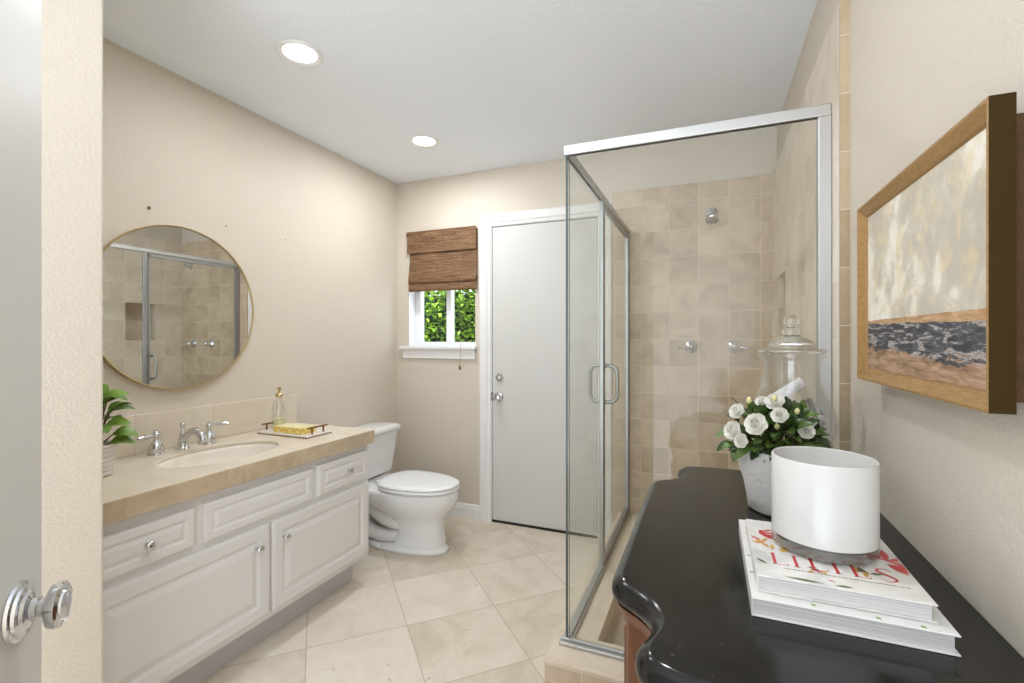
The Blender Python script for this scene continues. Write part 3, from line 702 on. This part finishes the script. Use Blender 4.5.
for sg in (-1, 1): obj('seat_hinge', MB().lathe([(.012, -.025), (.012, .025)], orient((-1.872, TY + sg * .075, .408), (0, 1, 0)), 16), M_seat, to, smooth=True)
X0 = XL + .015
mb = MB(); mb.loft([rrect(X0 + .01, X0 + .155, TY - 0.200, TY + 0.218, .388, .04), rrect(X0 + .005, X0 + .175, TY - 0.215, TY + 0.233, .40, .04), rrect(X0, X0 + .19, TY - 0.245, TY + 0.263, .60, .04), rrect(X0, X0 + .195, TY - 0.250, TY + 0.268, .680, .04)])
obj('tank', mb, M_porc, to, smooth=True)
mb = MB(); mb.loft([rrect(X0 - .004, X0 + .208, TY - 0.262, TY + 0.280, .681, .045), rrect(X0 - .006, X0 + .212, TY - 0.266, TY + 0.284, .686, .045), rrect(X0 - .006, X0 + .212, TY - 0.266, TY + 0.284, .706, .045), rrect(X0 - .002, X0 + .206, TY - 0.260, TY + 0.278, .717, .045), rrect(X0 + .02, X0 + .185, TY - 0.235, TY + 0.253, .722, .04)])
obj('tank_lid', mb, M_porc, to, smooth=True)
mb = MB(); lx = X0 + .193
mb.lathe([(.013, 0), (.013, .006), (.006, .009), (.006, .016)], orient((lx, TY - .17, .64), (1, 0, 0)), 18)
mb.tube([(lx + .014, TY - .17, .64), (lx + .016, TY - .14, .638), (lx + .016, TY - .10, .634)], [.005, .005, .007], 10)
obj('flush_lever', mb, M_chrome, to, smooth=True)

# ------------------------------------------------------------------ roman shade
rs_ = thing('roman_shade', 'brown woven bamboo roman shade pulled half up over the window', 'window shade', (-1.79, YB, 1.62))
def drape(x0, x1, prof, th=.004):
    mb = MB(); f = [(x, YB - d, z) for x in (x0, x1) for d, z in prof]; n = len(prof)
    ra = [[Vector((x, YB - d, z)), ] for x in (x0, x1) for d, z in prof]
    for x in (x0, x1): pass
    rows = []
    for d, z in prof: rows.append([Vector((x0, YB - d, z)), Vector((x1, YB - d, z)), Vector((x1, YB - d + th, z)), Vector((x0, YB - d + th, z))])
    mb.loft(rows); return mb
obj('valance', drape(-2.066, -1.496, [(.026, 2.052), (.027, 1.95), (.029, 1.893)]), M_woven, rs_)
obj('shade_panel', drape(-2.052, -1.494, [(.012, 2.04), (.014, 1.90), (.016, 1.84), (.024, 1.76), (.033, 1.70), (.035, 1.678), (.028, 1.668), (.015, 1.67)]), M_woven, rs_)
obj('lower_fold', drape(-2.052, -1.494, [(.010, 1.70), (.018, 1.68), (.026, 1.65), (.029, 1.622), (.022, 1.610), (.012, 1.62)]), M_woven, rs_)
obj('headrail', MB().box(-2.075, -1.52, YB - .026, YB - .001, 2.02, 2.05), M_woven, rs_)
mb = MB(); cxp = -1.605; mb.tube([(cxp, YB - .040, 1.86), (cxp, YB - .040, 1.5), (cxp - .003, YB - .044, 1.18), (cxp - .006, YB - .050, 1.075)], .0012, 6)
obj('pull_cord', mb, simple('cord_beige', (150, 120, 90), .8, var=0), rs_)
obj('cord_tassel', MB().lathe([(.003, .03), (.006, .022), (.0085, .002), (.006, 0)], (cxp - .006, YB - .050, 1.047), 14), simple('tassel_wood', (110, 62, 34), .5, var=0), rs_, smooth=True)

# ------------------------------------------------------------------ outdoors beyond the window
struct('ground_outside', MB().box(-7, 1.5, YB + .15, 7, -.12, -.08), simple('grey_concrete', (150, 148, 142), .9))
mb = MB(); rng = random.Random(11)
HX0, HX1, HYf, HT = -4.3, -1.7, 4.15, 1.73
for i in range(6000):
    x = rng.uniform(HX0, HX1); z = rng.uniform(.7, HT) ; y = HYf + rng.uniform(-.06, .10)
    if i < 900: z = HT + rng.uniform(-.03, .03); y = HYf + rng.uniform(0, .5)
    d = Vector((rng.uniform(-1, 1), rng.uniform(-1, -.1), rng.uniform(-.8, .8))).normalized()
    L = rng.uniform(.05, .085); s_ = d.cross(Vector((rng.uniform(-.3, .3), .3, 1))).normalized() * L * .28
    b0 = Vector((x, y, z)); m_ = b0 + d * L * .5 + Vector((0, -.006, .006))
    mb.add([b0, m_ - s_, b0 + d * L, m_ + s_], [(0, 1, 2, 3)])
hg = thing('hedge', 'dense green hedge seen outside through the window', 'hedge', ((HX0 + HX1) / 2, HYf + .3, -.08))
hl = obj('hedge_leaves', mb, M_hedge, hg); hl['kind'] = 'stuff'
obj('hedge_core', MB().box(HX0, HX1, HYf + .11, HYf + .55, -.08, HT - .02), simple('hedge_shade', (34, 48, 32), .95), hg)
struct('wall_neighbour', MB().box(-6, 0.5, 5.6, 5.8, -.1, 1.78), simple('neighbour_stucco', (150, 146, 142), .9))

# ------------------------------------------------------------------ dresser with black stone top
DZ = .886
YC = 1.04
# outline of the stone top, near half listed as (x, distance from the centre)
half = [(-.139, 0), (-.139, .06), (-.139, .12), (-.139, .18), (-.139, .22), (-.139, .245), (-.1385, .262), (-.136, .277), (-.129, .289), (-.119, .298), (-.107, .307), (-.094, .318), (-.080, .334), (-.070, .353), (-.065, .375),
        (-.068, .398), (-.075, .420), (-.077, .440), (-.070, .458), (-.055, .470), (-.030, .478), (.0, .482), (.05, .484), (.12, .484), (.22, .484), (XR - .004, .484)]
outl = [(x, YC - d) for x, d in reversed(half)] + [(x, YC + d) for x, d in half[1:]]
def inset(pts, d):
    out = []; n = len(pts)
    for i, p in enumerate(pts):
        a = pts[max(i - 1, 0)]; b = pts[min(i + 1, n - 1)]
        tx, ty_ = b[0] - a[0], b[1] - a[1]; l = math.hypot(tx, ty_) or 1
        nx, ny = ty_ / l, -tx / l       # interior is on the +x side of the path (going +y along the front)
        if i in (0, n - 1): nx, ny = 0, (1 if i == 0 else -1)
        out.append((p[0] + nx * d, p[1] + ny * d))
    return out
ds = thing('stone_top_dresser', 'cherry wood dresser with serpentine black stone top against right wall', 'dresser', (.12, YC, 0))
def refine(pts, k=3):
    out = []
    for i in range(len(pts) - 1):
        p0 = pts[max(i - 1, 0)]; p1 = pts[i]; p2 = pts[i + 1]; p3 = pts[min(i + 2, len(pts) - 1)]
        for j in range(k):
            t = j / k
            out.append(tuple(.5 * ((2 * p1[q]) + (-p0[q] + p2[q]) * t + (2 * p0[q] - 5 * p1[q] + 4 * p2[q] - p3[q]) * t * t + (-p0[q] + 3 * p1[q] - 3 * p2[q] + p3[q]) * t ** 3) for q in (0, 1)))
    out.append(pts[-1]); return out
ol = refine(outl)
prof = [(.026, DZ - .040), (.008, DZ - .039), (.000, DZ - .036), (-.006, DZ - .030), (-.0075, DZ - .023), (-.0065, DZ - .015), (-.003, DZ - .009), (.001, DZ - .0055), (.0045, DZ - .003), (.0075, DZ - .001), (.0100, DZ)]
rings = [[Vector((min(x, XR - .002), y, z)) for x, y in inset(ol, d)] for d, z in prof]
for r in rings: r[0].x = r[-1].x = XR - .002
mb = MB(); mb.loft(rings, True, False); mb.add(rings[-1], [tuple(range(len(rings[-1])))])
obj('stone_top', mb, M_granite, ds, smooth=True)
bod = refine([(x, y) for x, y in outl], 2); bi = inset(bod, .030)
def clampx(r): 
    for q in (r[0], r[-1]): q.x = XR - .004
    return r
mb = MB()
rr_ = []
for d, z in ((.001, DZ - .0405), (.003, DZ - .048), (.008, DZ - .056), (.010, DZ - .064), (.016, DZ - .068), (.016, .12), (.008, .115), (.006, .075), (.016, .07)):
    rr_.append(clampx([Vector((x, y, z)) for x, y in inset(bod, d)]))
mb.loft(rr_)
obj('dresser_body', mb, M_wood, ds, smooth=True)
for i, (z0, z1) in enumerate(((.64, .79), (.40, .61), (.15, .37))):
    mb = MB(); mb.panel((-.121, YC + .245, z0), (0, -1, 0), (0, 0, 1), (-1, 0, 0), .49, z1 - z0, [(0, 0), (0, .006), (.004, .009), (.02, .009), (.026, .006), (.03, .006)])
    d_ = obj('drawer', mb, M_wood, ds)
    for yy in (YC,):
        M = orient((-.129, yy, (z0 + z1) / 2), (-1, 0, 0)); obj('knob', MB().lathe([(.006, -.001), (.005, .010), (.013, .016), (.014, .022), (.006, .027)], M, 20), M_bronze, d_, smooth=True)
for (x, y) in ((-.02, YC - .40), (-.02, YC + .40), (.30, YC - .42), (.30, YC + .42)):
    obj('foot', MB().lathe([(.018, 0), (.026, .012), (.028, .03), (.020, .055), (.024, .072)], (x, y, .0), 20), M_wood, ds, smooth=True)

# books
def book(name, label, x0, x1, y0, y1, z0, z1, cov, ct_=.0025):
    t = thing(name, label, 'book', ((x0 + x1) / 2, (y0 + y1) / 2, z0), 'books on the dresser')
    mb = MB(); mb.box(x0, x1, y0, y1, z0, z0 + ct_); mb.box(x0, x1, y0, y1, z1 - ct_, z1); mb.box(x0, x0 + ct_, y0, y1, z0 + ct_, z1 - ct_)
    c_ = obj('cover', mb, cov, t, bevel=.0008, seg=1)
    obj('pages', MB().box(x0 + ct_, x1 - .005, y0 + .004, y1 - .004, z0 + ct_, z1 - ct_), M_paper, t)
    return t
BZ0 = DZ + .0003
b1 = book('hardcover_book', 'larger white hardcover book lying under the floral book on the dresser', .054, .277, .724, 1.028, BZ0, BZ0 + .0255, M_cover)
b2z = BZ0 + .0257
b2 = book('hardcover_book', 'white floral book titled in red letters, directly under the candle', .062, .262, .743, .966, b2z, b2z + .0235, M_cover2)
bt = b2z + .0235
# printed title LILIES on the cover
def flat(mb, pts, z, h=.00025): mb.prism(pts, z, z + h)
mb = MB(); zt_ = bt
def bar(x, y0_, y1_, w=.0042): flat(mb, [(x, y0_), (x + w, y0_), (x + w, y1_), (x, y1_)], zt_)
def hair(x0_, x1_, y, h=.0009): flat(mb, [(x0_, y), (x1_, y), (x1_, y + h), (x0_, y + h)], zt_)
LB, LT = .789, .828
xs = [.088, .116, .137, .166, .188, .218]
for ch, x in zip('LILIES', xs):
    if ch in 'LIE':
        bar(x, LB, LT); hair(x - .002, x + .0062, LB); hair(x - .002, x + .0062, LT - .0009)
    if ch == 'L': hair(x + .004, x + .019, LB); bar(x + .0182, LB, LB + .007, .0009)
    if ch == 'E':
        hair(x + .004, x + .018, LB); hair(x + .004, x + .018, LT - .0009); hair(x + .004, x + .013, (LB + LT) / 2); bar(x + .0174, LB, LB + .006, .0009); bar(x + .0174, LT - .006, LT, .0009)
cS = [(.0185, .034), (.0155, .038), (.010, .040), (.004, .037), (.002, .031), (.006, .025), (.013, .018), (.018, .012), (.018, .006), (.012, .001), (.006, 0), (.001, .005)]
cS = refine(cS, 4); n_ = len(cS)
L_, R_ = [], []
for i, p in enumerate(cS):
    a = cS[max(i - 1, 0)]; b = cS[min(i + 1, n_ - 1)]; tx, ty_ = b[0] - a[0], b[1] - a[1]; l = math.hypot(tx, ty_); wv = .0005 + .0019 * math.sin(PI * i / (n_ - 1)) ** 2
    L_.append((xs[5] + p[0] - ty_ / l * wv, LB + p[1] + tx / l * wv)); R_.append((xs[5] + p[0] + ty_ / l * wv, LB + p[1] - tx / l * wv))
for i in range(n_ - 1): flat(mb, [L_[i], R_[i], R_[i + 1], L_[i + 1]], zt_)
o = obj('title_lettering', mb, M_red, b2); o['label'] = 'red serif title letters LILIES'
# floral print
mb = MB(); rng = random.Random(5)
def petal(cx, cy, a, L, W, mi, z=0.0):
    mb.mi = mi; d = (math.cos(a), math.sin(a)); s_ = (-d[1], d[0]); pts = []
    for t in [i / 6 for i in range(7)]: wv = W / 2 * math.sin(PI * min(.98, max(.03, t))); pts.append((cx + d[0] * L * t + s_[0] * wv, cy + d[1] * L * t + s_[1] * wv))
    for t in [i / 6 for i in range(6, -1, -1)]: wv = W / 2 * math.sin(PI * min(.98, max(.03, t))); pts.append((cx + d[0] * L * t - s_[0] * wv, cy + d[1] * L * t - s_[1] * wv))
    pts = [(min(max(x, .064), .260), min(max(y, .745), .964)) for x, y in pts]
    flat(mb, pts, bt + z, .00012)
for k in range(11): petal(.083 + rng.uniform(-.006, .006), .905 + rng.uniform(-.01, .01), rng.uniform(0, 2 * PI), rng.uniform(.015, .028), .006, rng.choice([0, 0, 1]), .00002 * k)
for k in range(7): petal(.085 + rng.uniform(-.008, .008), .868 + rng.uniform(-.008, .008), rng.uniform(0, 2 * PI), .020, .007, rng.choice([1, 2]), .00003 * k)
for k in range(5): petal(.105, .85, rng.uniform(0, 2 * PI), .014, .007, 2, .00003 * k)
for k in range(4): petal(.243, .862, PI * (.05 + .3 * k) - .6, .042, .011, 0, .00003 * k)
for k in range(4): petal(.240, .850, -.3 - .25 * k, .035, .010, 0, .00004 * k)
for k in range(6): petal(.198 + rng.uniform(-.01, .01), .808 + rng.uniform(-.004, .004), rng.uniform(0, 2 * PI), .017, .007, rng.choice([2, 2, 3]), .00003 * k)
for k in range(5): petal(.140 + rng.uniform(-.01, .01), .790 + rng.uniform(-.006, .006), rng.uniform(0, 2 * PI), .013, .005, rng.choice([2, 3, 0]), .00003 * k)
petal(.066, .800, -.9, .02, .006, 3); petal(.098, .752, -.05, .045, .007, 3); petal(.155, .750, .1, .022, .006, 3); petal(.150, .765, -.6, .010, .003, 0)
o = obj('cover_flowers', mb, [M_red, M_pink, M_yel, M_olive], b2); o['label'] = 'printed pink, yellow and red flowers'
mb = MB(); x = .100; rng = random.Random(9)
while x < .245:
    l = rng.uniform(.0015, .005); yy = .778 + rng.uniform(-.0004, .0004); flat(mb, [(x, yy), (x + l, yy), (x + l, yy + .0012), (x, yy + .0012)], bt + .0002); x += l + rng.uniform(.0008, .002)
o = obj('subtitle_print', mb, M_ink, b2)
mb = MB(); zt2 = BZ0 + .0255
for x, y in ((.125, .732), (.195, .729), (.240, .728), (.0565, .80), (.0575, .86)):
    flat(mb, [(x, y), (x + .005, y - .001), (x + .006, y + .004), (x + .001, y + .005)], zt2, .0002)
obj('cover_print', mb, M_green, b1)

# candle on the books
cx_, cy_, cz_ = .1665, .882, bt + .0006
cr, chh = .0715, .143
ca = thing('glass_candle', 'large white candle in milky glass vessel standing on the books', 'candle', (cx_, cy_, cz_))
obj('glass_base', MB().lathe([(cr - .007, 0), (cr, .005), (cr, .0185)], (cx_, cy_, cz_), 64, True, False), M_glassbase, ca, smooth=True)
obj('vessel', MB().lathe([(.01, .014), (cr * .75, .0145), (cr - .006, .0165), (cr, .021), (cr, chh - .002), (cr - .0015, chh), (cr - .0035, chh - .001), (cr - .0035, .09), (cr - .0035, .088), (.01, .088)], (cx_, cy_, cz_), 64, True, True), M_candlewhite, ca, smooth=True)
obj('wax', MB().lathe([(cr - .0038, .0885), (cr - .0038, .093), (.01, .0935)], (cx_, cy_, cz_), 48), M_wax, ca, smooth=True)
obj('wick', MB().tube([(cx_, cy_, cz_ + .093), (cx_ + .002, cy_, cz_ + .108)], .001, 6), M_ink, ca)

# flower pot
fx_, fy_ = .136, 1.195
fp = thing('potted_camellia', 'white flowering plant in a white crinkled pot behind the candle', 'potted plant', (fx_, fy_, DZ))
rng = random.Random(21); rings = []; N = 40
ph = [rng.uniform(0, 6.28) for _ in range(6)]
for r, z in ((.050, .0005), (.056, .005), (.060, .03), (.066, .06), (.072, .09), (.076, .118), (.078, .136), (.074, .137), (.070, .118), (.066, .10)):
    rings.append([Vector((fx_ + (r + .0028 * math.sin(3 * a + ph[0] + z * 25) + .0018 * math.sin(5 * a + ph[1] - z * 50)) * math.cos(a), fy_ + (r + .0028 * math.sin(3 * a + ph[0] + z * 25) + .0018 * math.sin(5 * a + ph[1] - z * 50)) * math.sin(a), DZ + z + (.004 * math.sin(2 * a + 1) if z > .1 else 0))) for a in [2 * PI * i / N for i in range(N)]])
mb = MB(); mb.loft(rings, True, False); obj('plant_pot', mb, M_potcloth, fp, smooth='all')
obj('soil', MB().lathe([(.062, .095), (.062, .108), (.02, .112)], (fx_, fy_, DZ), 24), M_soil, fp)
mb = MB(); ms = MB()
th = math.radians(22.54)
def unproj(u, v, yplane):
    l = (u - 512) / 474.4; rx = l * math.cos(th) - math.sin(th); ry = l * math.sin(th) + math.cos(th); rz = -(v - 338.6) / 474.4
    t = yplane / ry; return Vector((rx * t, yplane, CAM_H + rz * t))
cen = Vector((fx_ + .002, fy_, DZ + .155))
for i in range(230):
    a = rng.uniform(0, 2 * PI); el = rng.uniform(-.45, 1.45); R = rng.uniform(.03, .082)
    d = Vector((math.cos(a) * math.cos(el), math.sin(a) * math.cos(el), math.sin(el)))
    b0 = cen + Vector((d.x * R * 1.1, d.y * R * 1.0, d.z * R * .80))
    dd = (d + Vector((rng.uniform(-.6, .6), rng.uniform(-.6, .6), rng.uniform(-.3, .4)))).normalized()
    L = rng.uniform(.030, .046); leaf_mesh(mb, b0, dd, (rng.uniform(-.5, .5), -.7, 1) if abs(dd.z) < .8 else (.3, -1, 0), L, L * .50, rng.uniform(0, .2))
    if i % 6 == 0: ms.tube([(fx_ + rng.uniform(-.02, .02), fy_ + rng.uniform(-.02, .02), DZ + .105), (cen + b0) / 2, b0], .0016, 6)
for i in range(160):
    a = rng.uniform(0, 2 * PI); R = rng.uniform(.03, .078); b0 = Vector((fx_ + R * math.cos(a), fy_ + R * math.sin(a), DZ + .118 + rng.uniform(0, .02)))
    leaf_mesh(mb, b0, (math.cos(a) + rng.uniform(-.5, .5), math.sin(a) + rng.uniform(-.5, .5), rng.uniform(.2, 1)), (.1, 0, 1), rng.uniform(.010, .018), .005, .1)
tip = unproj(731, 397, fy_ - .04); ms.tube([cen, (cen + tip) / 2 + Vector((0, 0, .004)), tip], [.0018, .0015, .0012], 6)
tip = unproj(816, 416, fy_ - .06); ms.tube([cen, (cen + tip) / 2 + Vector((0, 0, .004)), tip], [.0018, .0015, .0012], 6)
obj('foliage', mb, M_leaf, fp, smooth='all'); obj('stem', ms, M_stem, fp)
def flower(c_, nrm, R, seed):
    rg = random.Random(seed); m = MB(); Mx = orient(c_, nrm)
    for ring, (k, el, rad, Lf) in enumerate(((6, .05, .22, .9), (6, .45, .16, .78), (5, .85, .12, .62), (5, 1.15, .06, .48), (3, 1.45, .02, .36))):
        for j in range(k):
            a = 2 * PI * j / k + ring * .5 + rg.uniform(-.15, .15); rows = []
            for t in (0, .3, .6, .85, 1.0):
                wv = R * Lf * .62 * math.sin(PI * (t * .72 + .12)); e2 = el + .5 * t - .25
                rr2 = R * rad * .4 + R * Lf * t * math.cos(e2); zz = R * Lf * t * math.sin(e2) + .1 * R * ring
                row = []
                for q in (-1, -.5, 0, .5, 1):
                    px, py = rr2 - abs(q) * wv * .12, q * wv
                    row.append(Mx @ Vector((px * math.cos(a) - py * math.sin(a), px * math.sin(a) + py * math.cos(a), zz + abs(q) ** 2 * wv * .35 + R * .05 * math.sin(q * 3 + t * 5 + j))))
                rows.append(row)
            m.loft(rows, False, False, closed=False)
    c2 = Mx @ Vector((0, 0, R * .30)); m.lathe([(R * .02, -R * .3), (R * .26, -R * .15), (R * .30, R * .05), (R * .22, R * .22), (R * .04, R * .30)], orient(c2, nrm), 12)
    return m
fl = [(738, 412, .019, -.05), (757, 425, .025, -.090), (775, 403, .021, -.05), (780, 416, .018, -.092), (734, 431, .022, -.06), (742, 441, .017, -.075), (762, 402, .014, -.02), (806, 432, .017, -.06)]
for i, (u, v, R, dy) in enumerate(fl):
    c_ = unproj(u, v, fy_ + dy); nrm = (c_ - cen).normalized() * .6 + Vector((-.35, -.75, .35)).normalized() * .8
    obj('flower', flower(c_, nrm, R, i), M_petal, fp, smooth='all')
for (u, v) in ((749, 401), (777, 427), (797, 412), (774, 399)):
    c_ = unproj(u, v, fy_ - .06); obj('flower_bud', MB().lathe([(.001, -.006), (.004, -.003), (.0055, .001), (.004, .006), (.001, .009)], orient(c_, (.1, -.3, 1)), 12), M_bud, fp, smooth='all')

# apothecary jar
jx, jy = .194, 1.395
ja = thing('apothecary_jar', 'clear glass footed apothecary jar with knobbed lid beside the shower', 'jar', (jx, jy, DZ))
pj = [(.050, .0005), (.053, .004), (.048, .010), (.018, .018), (.012, .030), (.014, .060), (.020, .070), (.050, .082), (.084, .106), (.099, .140), (.1025, .168), (.096, .200), (.080, .232), (.068, .260), (.064, .290), (.065, .322), (.074, .332), (.0775, .338), (.074, .342), (.063, .340), (.0615, .322), (.0605, .29), (.0645, .260), (.076, .232), (.092, .200), (.0985, .168), (.095, .142), (.081, .110), (.048, .087), (.005, .080)]
obj('jar_body', MB().lathe(pj, (jx, jy, DZ), 64), M_glassjar, ja, smooth='all')
z0 = .3425
pl_ = [(.066, z0), (.077, z0 + .002), (.0785, z0 + .006), (.072, z0 + .010), (.056, z0 + .012), (.053, z0 + .022), (.046, z0 + .032), (.034, z0 + .038), (.022, z0 + .042), (.018, z0 + .047), (.022, z0 + .052), (.022, z0 + .058), (.013, z0 + .063), (.011, z0 + .067), (.017, z0 + .073), (.019, z0 + .082), (.015, z0 + .091), (.007, z0 + .096), (.001, z0 + .097)]
obj('jar_lid', MB().lathe(pl_ , (jx, jy, DZ), 56, False, True), M_solidglass, ja, smooth='all')
# rolled cloths inside the jar
def roll(name, c0, c1, R, mat, lab, turns=3.2):
    ax = (Vector(c1) - Vector(c0)); L = ax.length; Mx = orient(c0, ax); m = MB(); n = 64; ra, rb = [], []
    th_ = R / (turns + .3) * .42
    def ring(z):
        o, i_ = [], []
        for k in range(n + 1):
            a = 2 * PI * turns * k / n; r = R * (.12 + .88 * k / n)
            o.append(Mx @ Vector((r * math.cos(a), r * math.sin(a), z))); i_.append(Mx @ Vector(((r - th_) * math.cos(a), (r - th_) * math.sin(a), z)))
        return o + i_[::-1]
    m.loft([ring(0), ring(L)], False, False)
    b = len(m.v) - 2 * 2 * (n + 1)
    for off in (b, b + 2 * (n + 1)):
        for k in range(n): m.f.append([off + k, off + k + 1, off + 2 * (n + 1) - 2 - k, off + 2 * (n + 1) - 1 - k]); m.m.append(0)
    o = obj(name, m, mat, None, smooth=True)
    cc = (Vector(c0) + Vector(c1)) / 2; o.data.transform(Matrix.Translation(-cc)); o.location = cc
    tag(o, lab, 'cloth', 'rolled cloths in the glass jar'); return o
roll('rolled_cloth', tuple(unproj(772, 401, jy)), tuple(unproj(803, 382, jy)), .017, M_towel, 'plain white rolled cloth tilted upward inside the glass jar', 2.6)
roll('rolled_cloth', tuple(unproj(801, 403, jy)), tuple(unproj(820, 425, jy)), .031, M_towelg, 'grey and white rolled cloth slanting down inside the glass jar', 3)

# ------------------------------------------------------------------ framed painting
PX = .300; py0, py1, pz0, pz1 = .721, 1.250, 1.178, 1.547
pf = thing('framed_painting', 'framed landscape painting of clouds over marshland in gold wood frame on right wall', 'painting', (XR, (py0 + py1) / 2, pz0))
mb = MB(); pr_ = [(0, .3245), (0, PX), (.004, PX - .0005), (.021, PX + .010), (.024, PX + .016), (.024, .3245)]
cor = lambda i: [(py0 + i, pz0 + i), (py1 - i, pz0 + i), (py1 - i, pz1 - i), (py0 + i, pz1 - i)]
rings = [[Vector((x, y, z)) for y, z in cor(i)] for i, x in pr_]
mb.loft(rings, False, False)
for i, f in enumerate(mb.f):
    if i < 4: mb.m[i] = 1
fo = obj('frame', mb, [M_framegold, M_frameside], pf)
yc = (py0 + py1) / 2
cvm = MB(); cvm.box(PX + .014, PX + .017, py0 + .0235, py1 - .0235, pz0 + .0235, pz1 - .0235)
cv = obj('canvas', cvm, M_paint, pf)
sft = Vector((0, 0, .0235)); cv.data.transform(Matrix.Translation(-sft)); cv.location = sft     # canvas origin at its lower edge
obj('backing', MB().box(.3246, XR, py0 + .020, py1 - .02, pz0 + .012, pz1 - .018), M_backing, pf)
